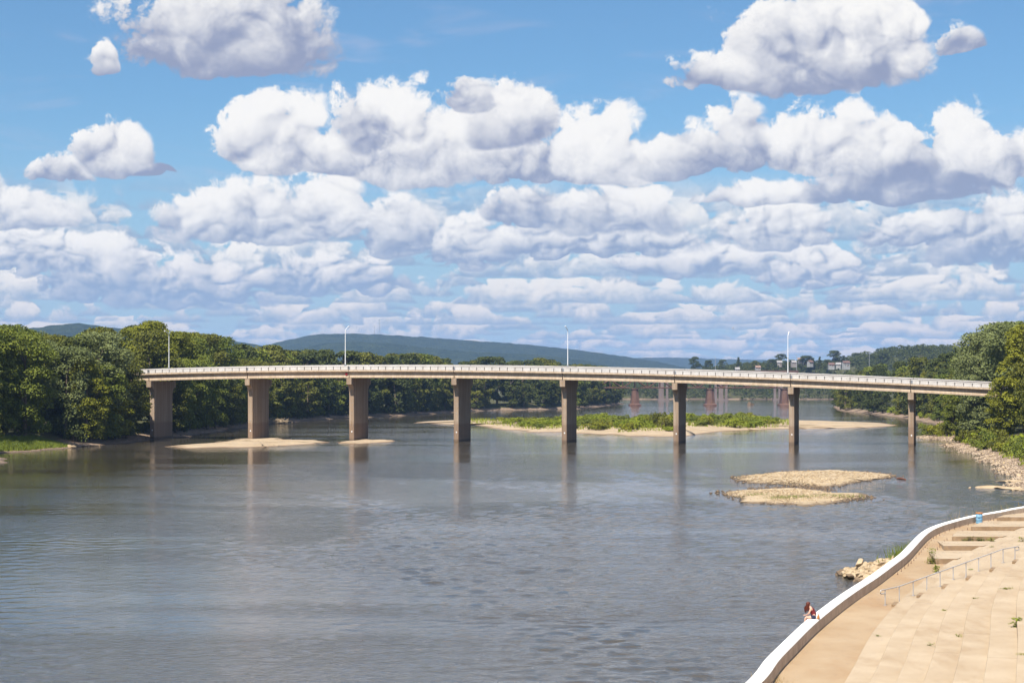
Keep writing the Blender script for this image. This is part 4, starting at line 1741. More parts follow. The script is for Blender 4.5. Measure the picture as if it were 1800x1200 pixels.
M['galv'] = plain('galvanised_steel', (0.42, 0.40, 0.39), (0.50, 0.48, 0.47), 2.0, 0.5, metal=0.3)
tops = []
for q in range(11):
    f = q / 10
    p = A0.lerp(A1, f)
    zt = ZF + .90 + max(0, min(1, (f - .06) / .86)) * (5 * RISE)
    zb, _ = t_level(p.x, p.y)
    tops.append(Vector((p.x, p.y, zt)))
    mb = MB()
    mb.tube([(p.x, p.y, zb + .005), (p.x, p.y, zt)], .032, 8)
    po = mb.build('post', M['galv'], rail)
    po.matrix_parent_inverse = rinv2
    mb = MB()
    mb.box((p.x, p.y, zb + .012), (.16, .16, .016), .8)
    bo = mb.build('base_plate', M['galv'], po)
    bo.matrix_parent_inverse = Matrix()
d = (A1 - A0); d.z = 0; d.normalize()
mb = MB()
st, en = tops[0], tops[-1]
pts = [st + Vector((0, 0, -.22)) , st + d * -.40 + Vector((0, 0, -.22)), st + d * -.48 + Vector((0, 0, -.16)), st + d * -.48 + Vector((0, 0, -.06)), st + d * -.40] + tops + [en + d * .40, en + d * .48 + Vector((0, 0, -.06)), en + d * .48 + Vector((0, 0, -.16)), en + d * .40 + Vector((0, 0, -.22)), en + Vector((0, 0, -.22))]
mb.tube(pts, .034, 8)
o = mb.build('rail', M['galv'], rail, True)
o.matrix_parent_inverse = rinv2
# half steps set against each terrace beside the rail
nv = Vector((d.y, -d.x, 0))
last = None
for f in np.linspace(0, 1.0, 400):
    p = A0.lerp(A1, f) + nv * .75
    z, dd = t_level(p.x, p.y)
    if last is not None and z > last + .01:
        i = int(np.argmin(np.linalg.norm(T1 - np.array([p.x, p.y]), axis=1)))
        T = T1[i + 1] - T1[i - 1]
        an = math.atan2(T[1], T[0])
        N = Vector((T[1], -T[0], 0)).normalized()
        c = Vector((p.x, p.y, 0)) - N * (.19 + .012)
        mb = MB()
        mb.box((0, 0, .075), (1.5, .38, .15), 0)
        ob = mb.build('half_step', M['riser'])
        ob.location = (c.x, c.y, last + .004)
        ob.rotation_euler = (0, 0, an)
        tag(ob, 'small concrete half step set against a terrace beside the handrail', 'step', 'half steps beside the handrail')
    last = z

# ---- blue barrel with a rusty lid
bi = int(np.argmin(np.abs(WI[:, 1] - 162.6)))
bn = (WI[bi] - WO[bi]) / .62
bpnt = Vector((*(WI[bi] + bn * .50), ZF))
bar = empty('barrel', bpnt + Vector((0, 0, .004)), .4)
tag(bar, 'dented blue steel barrel with an orange rusty rim by the white wall', 'barrel')
M['blue'] = plain('worn_blue_paint', (0.13, 0.29, 0.45), (0.20, 0.37, 0.52), 3.0, 0.6, co=objco, bmp=.2)
M['rustlid'] = plain('orange_rust', (0.33, 0.13, 0.04), (0.44, 0.20, 0.08), 5.0, 0.9, co=objco)
M['mark'] = plain('dark_stencil', (0.04, 0.08, 0.14))
mb = MB()
R0 = .30
prof = [(0, 0), (R0, 0), (R0 + .012, .02), (R0, .05), (R0, .30), (R0 + .016, .33), (R0, .36), (R0, .60), (R0 + .016, .63), (R0, .66), (R0, .88), (R0 - .02, .88), (R0 - .03, .45), (0, .44)]
mb.lathe(prof, n=24)
mb.build('body', M['blue'], bar, True)
mb = MB()
mb.lathe([(R0 - .025, .86), (R0 + .014, .86), (R0 + .026, .90), (R0 + .02, .97), (R0 + .005, .99), (R0 - .03, .99), (R0 - .035, .87)], n=24)
mb.build('rim', M['rustlid'], bar, True)
mb = MB()
ang0 = math.atan2(-bpnt.y, -bpnt.x) - .4
for q, (da, z, w_, h_) in enumerate(((-.32, .50, .06, .05), (-.12, .49, .05, .09), (.08, .51, .07, .06), (.28, .50, .05, .08), (.0, .80, .09, .05), (-.3, .22, .05, .07))):
    a = ang0 + da
    r = R0 + .004
    t_ = w_ / 2 / r
    mb.face([(r * math.cos(a - t_), r * math.sin(a - t_), z - h_ / 2), (r * math.cos(a + t_), r * math.sin(a + t_), z - h_ / 2), (r * math.cos(a + t_), r * math.sin(a + t_), z + h_ / 2), (r * math.cos(a - t_), r * math.sin(a - t_), z + h_ / 2)])
mb.build('faded_stencil', M['mark'], bar)

# ---- steel stubs left along the wall foot and the platform ends
mb = MB()
mb.tube([(0, 0, -.01), (0, 0, .19)], .016, 6)
mb.tube([(0, 0, -.01), (0, 0, .02)], .05, 6)
stub = mb.build('steel_stub', M['rust'])
slist = []
for y in np.arange(118, 176, 2.0):
    i = int(np.argmin(np.abs(WI[:, 1] - y)))
    n_ = (WI[i] - WO[i]) / .62
    q = WI[i] + n_ * .30
    slist.append((q[0], q[1], ZF, 'thin rusty steel stub at the foot of the white wall', 'steel stubs along the wall foot'))
for q in range(5):
    for t in np.linspace(.1, .9, 4):
        a, b = Vector((RS[q][1], RS[q][0], 0)), Vector((RS[q + 1][1], RS[q + 1][0], 0))
        p = a.lerp(b, t) - Vector((.55, 0, 0))
        slist.append((p.x, p.y, ZF, 'thin rusty steel stub along the edge of the sloping platforms', 'steel stubs along the platforms'))
for n_, (x, y, z, lab, g) in enumerate(slist):
    ob = stub if n_ == 0 else stub.copy()
    if n_:
        col.objects.link(ob)
    ob.location = (x, y, z + .012)
    ob.rotation_euler = (random.uniform(-.1, .1), random.uniform(-.1, .1), 0)
    tag(ob, lab, 'steel stub', g)

# ---- riprap beside the wall, boulders on the shores
def rock_mesh(seed, name='rock'):
    bm = bmesh.new()
    bmesh.ops.create_icosphere(bm, subdivisions=2, radius=1.15)
    rg_ = random.Random(seed)
    planes = [(Vector((rg_.gauss(0, 1), rg_.gauss(0, 1), rg_.gauss(0, 1))).normalized(), rg_.uniform(.42, .80)) for _ in range(12)]
    for v in bm.verts:
        for n_, d_ in planes:
            k_ = v.co.dot(n_) - d_
            if k_ > 0:
                v.co -= n_ * k_
        v.co *= 1 + .08 * fbm(v.co.x * 2 + seed, v.co.y * 2, v.co.z * 2, 3)
    me = bpy.data.meshes.new(name)
    bm.to_mesh(me)
    bm.free()
    return me


RM = [rock_mesh(60 + q) for q in range(9)]
for q, me in enumerate(RM):
    me.materials.append(M['rock'])
RMD = []
for me in RM[:4]:
    c_ = me.copy()
    c_.materials.clear()
    c_.materials.append(M['darkstone'])
    RMD.append(c_)


def rock(name, p, s, label, group, dark=False, cat='rock'):
    ob = link(name, random.choice(RMD if dark else RM))
    ob.location = p
    ob.scale = (s * random.uniform(.8, 1.35), s * random.uniform(.7, 1.1), s * random.uniform(.5, .8))
    ob.rotation_euler = (random.uniform(-.4, .4), random.uniform(-.4, .4), random.uniform(0, 6.28))
    return tag(ob, label, cat, group)


random.seed(17)
pa, pb = on(1469, 1012), on(1551, 1001)
cnt = 0
mbp = MB()
for _ in range(330):
    u, v = random.random(), random.uniform(-1, 1)
    x = 25.9 + 6.4 * u
    y = 138.0 + 3.0 * u + v * (3.0 + 3.6 * u)
    i = int(np.argmin(np.linalg.norm(WO - np.array([x, y]), axis=1)))
    side = np.dot(np.array([x, y]) - WO[i], WI[i] - WO[i])
    if side > -.25:
        continue
    z = (1.25 * (1 - v * v) ** .7) * min(1, .25 + u * 1.2)
    low = z < .28
    rock('riprap_rock', (x, y, z * random.uniform(.75, 1.0) - .1), random.uniform(.22, .52), 'wet dark broken rock at the waterline of the rock pile' if low else 'tan broken rock of the pile between water and white wall', 'waterline rocks of the pile' if low else 'rocks of the pile by the wall', dark=low)
rock('riprap_rock', at(1510, 989, 141) , .42, 'pale tilted block sticking up on top of the rock pile', None)
# earth core of the pile
core_o = catmull([(26.4, 136.5), (28.2, 132.5), (31, 131.0), (33.5, 138.0), (37.5, 150), (38.0, 156), (35.0, 154), (31.5, 147.5), (28.0, 142.5)], 6)
cc = core_o.mean(0)
mb = MB()
rows = []
for s_, z in ((1.06, -.6), (.95, .15), (.7, .7), (.3, .85)):
    rows.append([(*(cc + (q_ - cc) * s_), z) for q_ in core_o])
mb.grid(rows, closed=True)
mb.face(rows[-1])
kind(mb.build('rubble_bank', M['sand'], smooth=True), 'structure')
rg = np.random.default_rng(9)
sp = []
for _ in range(1400):
    t = rg.random()
    i = int(np.argmin(np.abs(WO[:, 1] - (139 + 17 * t))))
    n_ = (WI[i] - WO[i]) / .62
    q_ = WO[i] - n_ * abs(rg.normal(.2, .9 * (1.1 - t)))
    sp.append((q_[0], q_[1], .7))
blades('wall_grass', sp, .7, 1.6, 8, 'grass', .05)
sp = []
for _ in range(170):
    i = rg.integers(int(np.argmin(np.abs(WO[:, 1] - 160))), int(np.argmin(np.abs(WO[:, 1] - 185))))
    n_ = (WI[i] - WO[i]) / .62
    q_ = WO[i] - n_ * rg.uniform(.1, .9)
    sp.append((q_[0], q_[1], 1.9))
blades('dry_grass', sp, .6, 1.7, 9, 'dry', .03)
sp = []
p = on(1357, 1196, ZF)
for _ in range(90):
    sp.append((p.x + rg.normal(0, .28), p.y + rg.normal(0, .8), ZF))
blades('dry_grass', sp, .15, .45, 10, 'dry', .012)

# stones and slabs on the stony bank
rg = np.random.default_rng(12)
Vs, Fs, tri8 = [], [], np.array([(0, 2, 4), (2, 1, 4), (1, 3, 4), (3, 0, 4), (2, 0, 5), (1, 2, 5), (3, 1, 5), (0, 3, 5)])
for k_ in range(3200):
    yy = rg.uniform(240, 565)
    xx = float(bank_r(yy)) + rg.uniform(-.6, 3.6)
    s_ = rg.uniform(.10, .34)
    b_ = np.array([(1, 0, 0), (-1, 0, 0), (0, 1, 0), (0, -1, 0), (0, 0, .7), (0, 0, -.7)]) * s_ * rg.uniform(.6, 1.3, (6, 1)) @ np.array(Matrix.Rotation(rg.uniform(0, 6.3), 3, 'Z'))
    Vs.append(b_ + np.array([xx, yy, float(ground_z(xx, yy)) + .06]))
    Fs.append(tri8 + 6 * k_)
kind(link('bank_rubble', mesh_np('bank_rubble', np.concatenate(Vs), np.concatenate(Fs), M['rubble'])), 'stuff')
random.seed(5)
y = 240.0
while y < 560:
    n_ = 2
    for _ in range(n_):
        dd = random.uniform(-.8, 3.0)
        x = float(bank_r(y)) + dd
        yy = y + random.uniform(-1, 1)
        if not visible(x, yy, .292):
            continue
        rock('bank_rock', (x, yy, float(ground_z(x, yy)) + .05), random.uniform(.18, .46), 'dark wet stone at the edge of the stony bank' if dd < 0 else 'pale stone lying on the stony bank below the bushes', 'wet stones of the stony bank' if dd < 0 else 'pale stones of the stony bank', dark=dd < 0, cat='stone')
    y += 2.6
for (px, py, s) in ((1736, 857, 1.1), (1752, 856, 1.6), (1775, 858, 1.9), (1790, 861, 1.5), (1770, 846, 1.2), (1788, 846, 1.3), (1795, 836, .9), (1755, 815, 1.0), (1780, 816, 1.4)):
    p = on(px, py)
    ob = rock('shore_slab', p + Vector((0, 0, .05)), s, 'flat tan rock slab jutting into the water from the stony bank', 'slabs jutting from the stony bank', cat='rock')
    ob.scale = (s * 1.5, s * 1.3, .30)
    ob.rotation_euler = (random.uniform(-.06, .06), random.uniform(-.06, .06), random.uniform(-.5, .5))
rock('pale_stone', on(1704, 858) + Vector((0, 0, .05)), .32, 'small round white stone alone in the water near the slabs', None, cat='stone')
for (px, py, s) in ((68, 789, 1.1), (118, 786, 1.1), (128, 787.5, .8), (138, 788, .7)):
    p = on(px, py)
    rock('boulder', p + Vector((-1.5, 1.5, .35)), s, 'grey boulder on the sunny grass patch by the water', 'boulders on the grass patch', cat='boulder')
for _ in range(45):
    y = random.uniform(395, 640)
    x = float(bank_l(y)) - random.uniform(-.3, 3.0)
    rock('bank_rock', (x, y, float(ground_z(x, y)) + .05), random.uniform(.15, .38), 'grey brown stone on the strip of shore below the dark trees', 'stones below the dark trees', dark=True, cat='stone')
# rock standing in the river between the bridges
p = on(1319, 712.5)
rock('river_boulder', p + Vector((0, 0, .8)), 4.2, 'brown boulder standing in the river beyond the island', None, dark=True, cat='boulder')

# drifting log, root mass behind the second pier
p0, p1 = on(1577, 841), on(1592, 843)
mb = MB()
mb.tube([p0 + Vector((0, 0, .06)), (p0 + p1) / 2 + Vector((0, .1, .12)), p1 + Vector((0, 0, .05))], [.14, .2, .12], 8)
M['wetwood'] = plain('wet_wood', (0.10, 0.035, 0.02), (0.17, 0.07, 0.04), 2.0, 0.7)
tag(mb.build('driftwood_log', M['wetwood'], smooth=True), 'dark red brown log floating beside the gravel bar', 'log')
M['deadwood'] = plain('dead_wood', (0.30, 0.23, 0.15), (0.42, 0.33, 0.22), 1.5, 0.9)
p = on(490, 744)
mb = MB()
random.seed(2)
for _ in range(70):
    a, b_ = Vector((random.gauss(0, 2.4), random.gauss(0, 1.5), random.uniform(.1, 2.2))), None
    b_ = a * .3 + Vector((random.gauss(0, 2.2), random.gauss(0, 1.2), random.uniform(-.3, 1.2)))
    mb.tube([p + a, p + b_], [.10, .05], 4, caps=False)
tag(mb.build('root_mass', M['deadwood']), 'tangle of bleached driftwood roots on the shore behind a pier', 'driftwood')

# ---- weeds in the joints
def weed(px, py, h, w, mat, label, group=None, dense=60):
    p = tread_at(px, py)
    rg_ = np.random.default_rng(int(px * 7 + py))
    t = empty('weed', p)
    tag(t, label, 'weed', group)
    n = dense
    c = np.column_stack([rg_.normal(0, w * .35, n), rg_.normal(0, w * .35, n), rg_.uniform(.02, 1, n) * h])
    a = rg_.uniform(0, 6.28, n)
    s = (.055 + .03 * rg_.random(n)) * (1.0 if h > .3 else .5)
    tt = np.column_stack([np.cos(a), np.sin(a), rg_.normal(0, .4, n)]) * s[:, None]
    bb = np.column_stack([-np.sin(a), np.cos(a), rg_.normal(0, .4, n)]) * s[:, None] * .55
    V_ = np.stack([c - tt, c - bb, c + tt, c + bb], 1).reshape(-1, 3)
    link('leaves', mesh_np('leaves', V_, np.arange(4 * n).reshape(-1, 4), M[mat]), t)
    mb_ = MB()
    for q_ in range(3):
        mb_.tube([(0, 0, -.02), (rg_.normal(0, w * .2), rg_.normal(0, w * .2), h * .8)], [.012, .005], 4, caps=False)
    mb_.build('stem', M['bark'], t)


C5 = lambda u, v: (1250 + u / 3.273, 860 + v / 3.273)
weed(*C5(1275, 428), 1.15, .42, 'leaf_bright', 'tall leafy weed at the corner of the first sloping platform', dense=170)
weed(*C5(1262, 426), .4, .5, 'leaf_yellow', 'low yellowish weed beside the tall leafy one', dense=90)
weed(*C5(1297, 474), .45, .35, 'leaf_bright', 'bright leafy weed just behind the handrail', dense=110)
weed(*C5(1760, 790), .42, .38, 'leaf_bright', 'bright tuft in the joint high on the terraces', dense=120)
CW = [(1340, 695), (1425, 845), (1690, 572), (1520, 627), (1787, 950), (960, 843), (1720, 571), (1610, 332), (1262, 898), (1492, 462), (1690, 572)]
for (u_, v_) in CW:
    weed(*C5(u_, v_), random.uniform(.04, .15), random.uniform(.15, .32), random.choice(['leaf_bright', 'leaf_yellow', 'grass']), 'small green weed growing in a joint of the concrete terraces', 'small weeds in the terrace joints', 36)
for q in range(11):
    f = random.random()
    a = RS[2]
    xx = a[1] + .3 + f * 6.5
    t_px = (900 + F * xx / (a[0] - .15), YH + F * (H - ZF) / (a[0] - .15))
    weed(*t_px, random.uniform(.15, .45), .5, random.choice(['leaf_green', 'leaf_olive', 'leaf_yellow']), 'green weed along the front of the weedy sloping platform', 'weeds along the weedy platform', 60)

# ------------------------------------------------------------------ person on the wall
def skin_mesh(name, joints, edges, radii, mat, parent, subdiv=2):
    me = bpy.data.meshes.new(name)
    me.from_pydata(joints, edges, [])
    me.materials.append(mat)
    o = link(name, me, parent)
    sk = o.modifiers.new('skin', 'SKIN')
    sk.use_smooth_shade = True
    for i, r in enumerate(radii):
        me.skin_vertices[0].data[i].radius = r if hasattr(r, '__len__') else (r, r)
    me.skin_vertices[0].data[0].use_root = True
    sb = o.modifiers.new('sub', 'SUBSURF')
    sb.levels = sb.render_levels = subdiv
    return o


M['skin'] = plain('skin', (0.62, 0.36, 0.26), rough=0.55)
M['maroon'] = plain('maroon_cotton', (0.11, 0.012, 0.016), (0.16, 0.02, 0.024), 12, 0.9, co=objco)
M['navy'] = plain('navy_denim', (0.03, 0.035, 0.07), rough=0.9)
M['hair'] = plain('red_brown_hair', (0.060, 0.014, 0.010), (0.13, 0.032, 0.018), 20, 0.45, co=objco)
M['leather'] = plain('orange_brown_leather', (0.36, 0.13, 0.03), (0.44, 0.18, 0.05), 8, 0.6, co=objco)
M['dark'] = plain('dark_detail', (0.02, 0.015, 0.015))
# origin at the seat; +X forward
seat = on(1428.5, 1088.5, ZW)
ci = int(np.argmin(np.linalg.norm(WO - np.array([seat.x, seat.y]), axis=1)))
fw = WO[ci] - WI[ci]
face = math.atan2(fw[1], fw[0])
edge = Vector((*WO[ci], ZW))
n_in = Vector((*(WI[ci] - WO[ci]), 0)).normalized()
pose = edge + n_in * .36
person = empty('person', pose, face)
tag(person, 'person with long red brown hair in maroon top, bent over, sitting on the white wall', 'person')
J = [(0, 0, .11), (.03, 0, .24), (.10, 0, .40), (.17, 0, .53), (.22, 0, .60), (.27, 0, .66),
     (.16, .15, .52), (.25, .20, .30), (.38, .10, .20), (.44, .06, .185),
     (.16, -.15, .52), (.25, -.20, .30), (.38, -.10, .20), (.44, -.06, .185),
     (.04, .09, .09), (.42, .09, .075), (.47, .09, -.08), (.45, .09, -.36), (.55, .09, -.42),
     (.04, -.09, .09), (.42, -.10, .075), (.47, -.10, -.08), (.45, -.10, -.36), (.55, -.10, -.42)]
Eg = [(0, 1), (1, 2), (2, 3), (3, 4), (4, 5), (3, 6), (6, 7), (7, 8), (8, 9), (3, 10), (10, 11), (11, 12), (12, 13), (0, 14), (14, 15), (15, 16), (16, 17), (17, 18), (0, 19), (19, 20), (20, 21), (21, 22), (22, 23)]
Rr = [(.12, .10), (.10, .13), (.10, .13), (.09, .12), (.05, .05), (.045, .045),
      .055, .042, .034, .03, .055, .042, .034, .03,
      .085, .065, .058, .042, .032, .085, .065, .058, .042, .032]
skin_mesh('body', J, Eg, Rr, M['skin'], person)
# head, bowed
mb = MB()
hc = Vector((.32, 0, .735))
ax = Vector((.62, 0, -.50)).normalized()          # where the face looks
upv = Vector((.5, 0, .62)).normalized()
rows = []
for i in range(11):
    th = PI * i / 10
    row = []
    for j in range(16):
        ph = 2 * PI * j / 16
        x_, y_, z_ = math.sin(th) * math.cos(ph), math.sin(th) * math.sin(ph), math.cos(th)
        rx = .098 if x_ > 0 else .095
        jaw = 1 - .28 * max(0, -z_)
        v_ = ax * (x_ * rx * (1 - .1 * max(0, -z_))) + Vector((0, 1, 0)) * (y_ * .075 * jaw) + upv * (z_ * .118)
        if x_ > .8 and -.35 < z_ < .1:
            v_ += ax * .018 * (1 - abs(y_) * 3 if abs(y_) < .33 else 0)
        row.append(hc + v_)
    rows.append(row)
mb.grid(rows, closed=True)
head = mb.build('head', M['skin'], person, True)
for s_ in (-1, 1):
    mb = MB()
    mb.lathe([(0, -.012), (.012, 0), (0, .012)], n=8)
    e_ = mb.build('eye', M['dark'], head)
    e_.location = hc + ax * .086 + Vector((0, .032 * s_, 0))
    mb = MB()
    mb.lathe([(0, -.03), (.012, -.015), (.016, .01), (0, .03)], n=8)
    e_ = mb.build('ear', M['skin'], head, True)
    e_.location = hc + Vector((0, .076 * s_, 0)) - ax * .01
mb = MB()
q_ = hc + ax * .088 - upv * .052
mb.tube([q_ + Vector((0, -.022, 0)), q_ + ax * .004, q_ + Vector((0, .022, 0))], [.004, .007, .004], 6)
mb.build('mouth', M['maroon'], head)
# hair: cap plus long locks falling forward over the face and shoulders
mb = MB()
rows = []
for i in range(8):
    th = PI * .62 * i / 7
    rows.append([hc + ax * (math.sin(th) * math.cos(ph) * .118 - .012) + Vector((0, math.sin(th) * math.sin(ph) * .098, 0)) + upv * (math.cos(th) * .138) for ph in np.linspace(0, 2 * PI, 17)[:-1]])
mb.grid(rows, closed=True)
random.seed(6)
for k_ in range(54):
    ph = random.uniform(-2.6, 2.6)
    a = hc + ax * (.105 * math.cos(ph)) + Vector((0, .09 * math.sin(ph), .045))
    ln = random.uniform(.30, .46)
    out = Vector((math.cos(ph) * .05 + .04, math.sin(ph) * .05, 0))
    mb.tube([a, a + out + Vector((.02, 0, -ln * .45)), a + out * .9 + Vector((.0, 0, -ln))], [.022, .022, .006], 5, caps=False)
mb.build('hair', M['hair'], person, True)
# maroon sleeveless top, navy shorts: a little larger than the body
skin_mesh('top', [(.015, 0, .16), (.05, 0, .28), (.105, 0, .40), (.165, 0, .525), (.16, .125, .535), (.16, -.125, .535)], [(0, 1), (1, 2), (2, 3), (3, 4), (3, 5)],
          [(.125, .165), (.118, .15), (.118, .15), (.105, .135), (.072, .072), (.072, .072)], M['maroon'], person)
skin_mesh('shorts', [(0, 0, .115), (.05, .09, .1), (.21, .09, .09), (.05, -.09, .1), (.21, -.10, .09)], [(0, 1), (1, 2), (0, 3), (3, 4)], [(.135, .115), .1, .092, .1, .092], M['navy'], person)
for s_ in (-1, 1):
    # each hand: palm and five bent fingers resting on the lap
    hb_ = Vector((.44, .06 * s_, .185))
    jo, ed, ra = [tuple(hb_ - Vector((.01, 0, 0))), tuple(hb_ + Vector((.05, -.005 * s_, -.008)))], [(0, 1)], [(.026, .016), (.034, .014)]
    o = skin_mesh('palm', jo, ed, ra, M['skin'], person, 1)
    mb = MB()
    for k_, (dy, ln) in enumerate(((-.03, .058), (-.01, .068), (.01, .064), (.028, .052))):
        b0 = hb_ + Vector((.06, dy, -.008))
        mb.tube([b0 - Vector((.015, 0, 0)), b0 + Vector((ln * .5, 0, .002)), b0 + Vector((ln * .85, 0, -.016)), b0 + Vector((ln, 0, -.03))], [.0085, .0085, .0075, .006], 6)
        if k_ == 0:
            tb = hb_ + Vector((.01, -.026 * s_, .0))
            mb.tube([tb, tb + Vector((.03, -.022 * s_, .0)), tb + Vector((.055, -.026 * s_, -.01))], [.011, .0095, .007], 6)
    mb.build('fingers', M['skin'], person, True)

# shoulder bag behind the person
bag = empty('shoulder_bag', pose + n_in * .20 + Vector((0, 0, .004)), face)
d_al = Vector((-n_in.y, n_in.x, 0))
tag(bag, 'orange brown leather bag resting behind the seated person', 'bag')
mb = MB()
rows = []
for z, a, b_ in ((0, .13, .055), (.03, .15, .07), (.13, .145, .06), (.19, .11, .035), (.2, .09, .02)):
    rows.append([(b_ * math.copysign(abs(math.cos(t)) ** .6, math.cos(t)), a * math.copysign(abs(math.sin(t)) ** .6, math.sin(t)), z) for t in np.linspace(0, 2 * PI, 17)[:-1]])
mb.grid(rows, closed=True); mb.face(rows[0][::-1]); mb.face(rows[-1])
mb.build('pouch', M['leather'], bag, True)
mb = MB()
mb.tube([(0, .10 * math.cos(t), .17 + .11 * math.sin(t)) for t in np.linspace(0, PI, 9)], .010, 6)
mb.build('strap', M['leather'], bag, True)

# ------------------------------------------------------------------ houses on the ridge
M['siding'] = plain('white_siding', (0.27, 0.27, 0.27), (0.33, 0.325, 0.32), 0.5, 0.8)
M['siding2'] = plain('cream_siding', (0.24, 0.21, 0.20), (0.29, 0.26, 0.25), 0.5, 0.8)
M['roof1'] = plain('brown_shingle_roof', (0.20, 0.13, 0.10), (0.27, 0.18, 0.14), 0.8, 0.9)
M['roof2'] = plain('red_brown_roof', (0.12, 0.07, 0.06), (0.16, 0.10, 0.085), 0.8, 0.9)
M['roof3'] = plain('grey_shingle_roof', (0.23, 0.22, 0.22), (0.30, 0.29, 0.29), 0.8, 0.9)
M['glass'] = plain('dark_window_glass', (0.03, 0.035, 0.045), rough=0.1, spec=0.5)


def house(px, py, wpx, Y, rz, st, wallm, roofm, label, name='house'):
    p = at(px, py, Y)
    p.z = max(p.z, float(ground_z(p.x, Y)) - 1.0)
    w_, d_ = wpx * .7 * Y / F, 6.0
    hh = 2.3 * st
    t = empty(name, p, rz)
    tag(t, label, 'house')
    mb_ = MB()
    mb_.box((0, 0, hh / 2 - 2), (w_, d_, hh + 4))
    # gables
    rh = d_ * .36
    for sx in (-1, 1):
        mb_.face([(sx * w_ / 2, -d_ / 2, hh), (sx * w_ / 2, d_ / 2, hh), (sx * w_ / 2, 0, hh + rh)][::sx])
    wl = mb_.build('wall', M[wallm], t)
    mb_ = MB()
    for sy in (-1, 1):
        a = [(-w_ / 2 - .5, sy * (d_ / 2 + .6), hh - .3), (w_ / 2 + .5, sy * (d_ / 2 + .6), hh - .3), (w_ / 2 + .5, 0, hh + rh + .12), (-w_ / 2 - .5, 0, hh + rh + .12)]
        b_ = [(x, y, z + .25) for x, y, z in a]
        mb_.hexa((a + b_) if sy < 0 else (a[::-1] + b_[::-1]))
    rf = mb_.build('roof', M[roofm], t)
    mb_ = MB()
    mb_.box((w_ * .25, .6, hh + rh + .3), (.9, .9, 1.8))
    mb_.build('chimney', M['redstone'], rf)
    nwin = max(2, int(w_ / 3.2))
    for s_ in range(st):
        for k_ in range(nwin):
            x = -w_ / 2 + w_ * (k_ + .5) / nwin
            mb_ = MB()
            mb_.box((x, -d_ / 2 - .02, 1.6 + 2.8 * s_), (1.3, .14, 1.5))
            f_ = mb_.build('window', M['siding'], t)
            mb_ = MB()
            mb_.box((x, -d_ / 2 - .07, 1.6 + 2.8 * s_), (1.0, .10, 1.2))
            mb_.build('pane', M['glass'], f_)
    mb_ = MB()
    mb_.box((w_ * .12, -d_ / 2 - .04, 1.05), (1.1, .16, 2.1))
    mb_.build('door', M['roof1'], t)


house(1395, 640, 11, 2260, .2, 1, 'siding2', 'roof3', 'small cream house half hidden beside the street lamp')
house(1408, 638, 15, 2290, -.2, 2, 'siding2', 'roof1', 'tall cream gabled house on the ridge under the round tree')
house(1424, 639.5, 11, 2270, .5, 1, 'siding', 'roof2', 'white cottage with a pinkish roof next to the tall cream house')
house(1461, 644, 14, 2235, .1, 1, 'siding', 'roof2', 'long low white house with a red brown roof on the hillside')
house(1474, 643.5, 12, 2245, -.3, 1, 'siding', 'roof3', 'low white house squeezed between two others on the hillside')
house(1487, 644, 17, 2230, .25, 2, 'siding', 'roof2', 'white two storey house with a red brown roof, last of its row')
house(1370, 640, 12, 2300, 0, 1, 'siding2', 'roof3', 'pale house between dark trees at the end of the highway bridge')
house(1296, 652, 10, 2200, 0, 1, 'siding', 'roof3', 'tiny white building above the parapet beside a dark round tree')
house(1332, 649, 12, 2210, .1, 1, 'siding', 'roof1', 'tiny pale building low behind the highway bridge deck')

# ---- radio masts on the long mountain
M['mast'] = plain('grey_mast', (0.30, 0.31, 0.34))
for k_, (px, yb, yt, lab) in enumerate(((658, 587, 572, 'short radio mast on the top of the long mountain'), (667, 588, 561, 'tallest radio mast on the top of the long mountain'), (886, 602, 592, 'thin radio mast half way down the mountain crest'), (1018, 617, 606, 'thin radio mast low on the falling mountain crest'))):
    b_ = at(px, yb + 3, 7600)
    t_ = at(px, yt, 7600)
    mb = MB()
    hgt = t_.z - b_.z
    for k2 in range(3):
        a = 2 * PI * k2 / 3
        mb.tube([(1.6 * math.cos(a), 1.6 * math.sin(a), 0), (.7 * math.cos(a), .7 * math.sin(a), hgt)], .35, 4)
    for z in np.linspace(0, hgt, 9):
        mb.box((0, 0, z), (2.2, 2.2, .35))
    o = mb.build('radio_mast', M['mast'])
    o.location = b_
    tag(o, lab, 'radio mast')

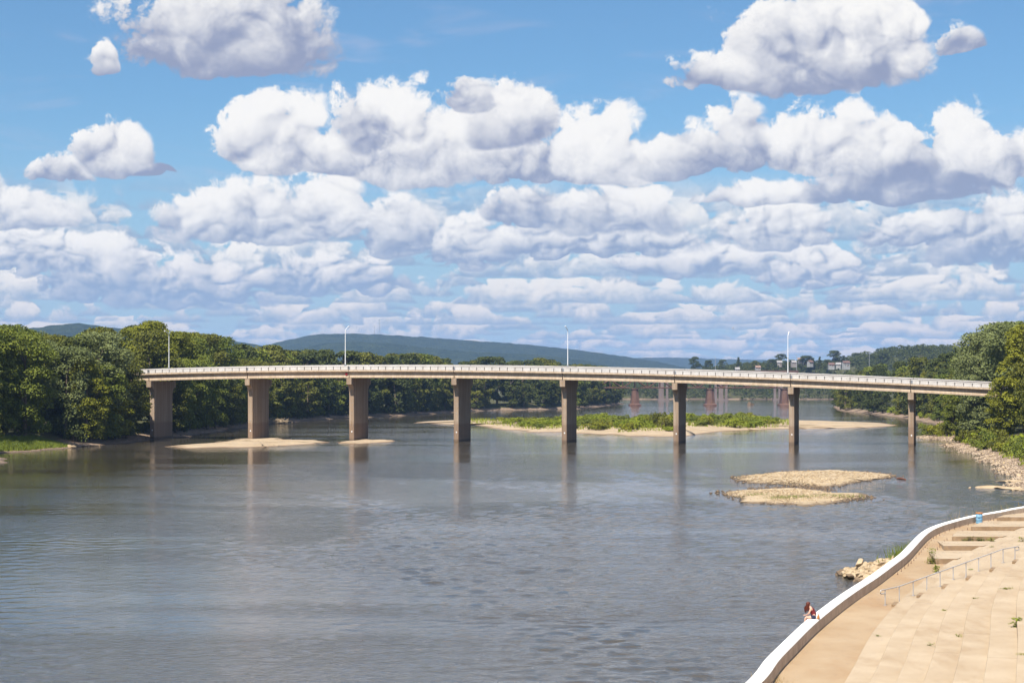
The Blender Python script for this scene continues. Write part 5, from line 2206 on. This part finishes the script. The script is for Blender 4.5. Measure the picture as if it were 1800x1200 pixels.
# ---- lamp posts of the highway bridge far off
for px, yb, yt, lab in ((1257.5, 651, 627, 'thin grey lamp post far behind, next to a loose crowned tree'), (1400.5, 655, 624, 'thin grey lamp post far behind, beside the cream houses'), (1528, 640, 620, 'thin grey lamp post far behind on the dark hillside')):
    t_ = at(px, yt, 1925)
    mb = MB()
    o = empty('lamp_post', (t_.x, 1925, 31))
    tag(o, lab, 'lamp post')
    mb.tube([(0, 0, -14), (0, 0, t_.z - 31)], [.3, .2], 6)
    mb.build('pole', M['mast'], o)
    mb = MB()
    mb.tube([(0, 0, t_.z - 31), (-1.0, 0, t_.z - 30.5), (-2.6, 0, t_.z - 30.3)], .16, 6)
    mb.build('arm', M['mast'], o)

# ---- gull over the bridge
g0 = at(1288, 577, 430)
M['feather'] = plain('gull_feathers', (0.62, 0.62, 0.62), (0.30, 0.31, 0.33), 3, 0.8, co=objco)
gull = empty('gull', g0, .6)
tag(gull, 'gull gliding with spread wings in the sky above the bridge', 'bird')
mb = MB()
mb.tube([(-.30, 0, 0), (-.2, 0, .01), (0, 0, 0), (.16, 0, .02), (.22, 0, .04), (.30, 0, .03), (.36, 0, .02)], [.015, .05, .09, .06, .05, .035, .008], 8)
for s_ in (-1, 1):
    rows = []
    for f, x, z, c_ in ((0, .05, .04, .20), (.25, .10, .16, .19), (.5, .08, .22, .15), (.8, -.05, .20, .09), (1, -.16, .17, .02)):
        y = .06 * s_ + s_ * f * .68
        rows.append([(x, y, z + .012), (x - c_, y, z), (x - c_ * .5, y, z - .012)])
    mb.grid(rows, closed=True)
mb.face([(-.28, -.03, .01), (-.28, .03, .01), (-.45, .08, .0), (-.45, -.08, .0)])
mb.build('body', M['feather'], gull)

# ------------------------------------------------------------------ haze in the air of the valley
def m_haze():
    m_ = bpy.data.materials.new('haze')
    m_.use_nodes = True
    t_ = m_.node_tree
    t_.nodes.remove(t_.nodes['Principled BSDF'])
    v_ = t_.nodes.new('ShaderNodeVolumePrincipled')
    v_.inputs['Color'].default_value = (0.36, 0.58, 1.0, 1)
    v_.inputs['Density'].default_value = HAZE
    v_.inputs['Anisotropy'].default_value = 0.0
    t_.links.new(v_.outputs[0], t_.nodes['Material Output'].inputs['Volume'])
    return m_


HAZE = 0.00005
mb = MB()
mb.box((0, 6500, 168), (17000, 14000, 346))
hz = mb.build('haze', m_haze())
kind(hz, 'stuff')
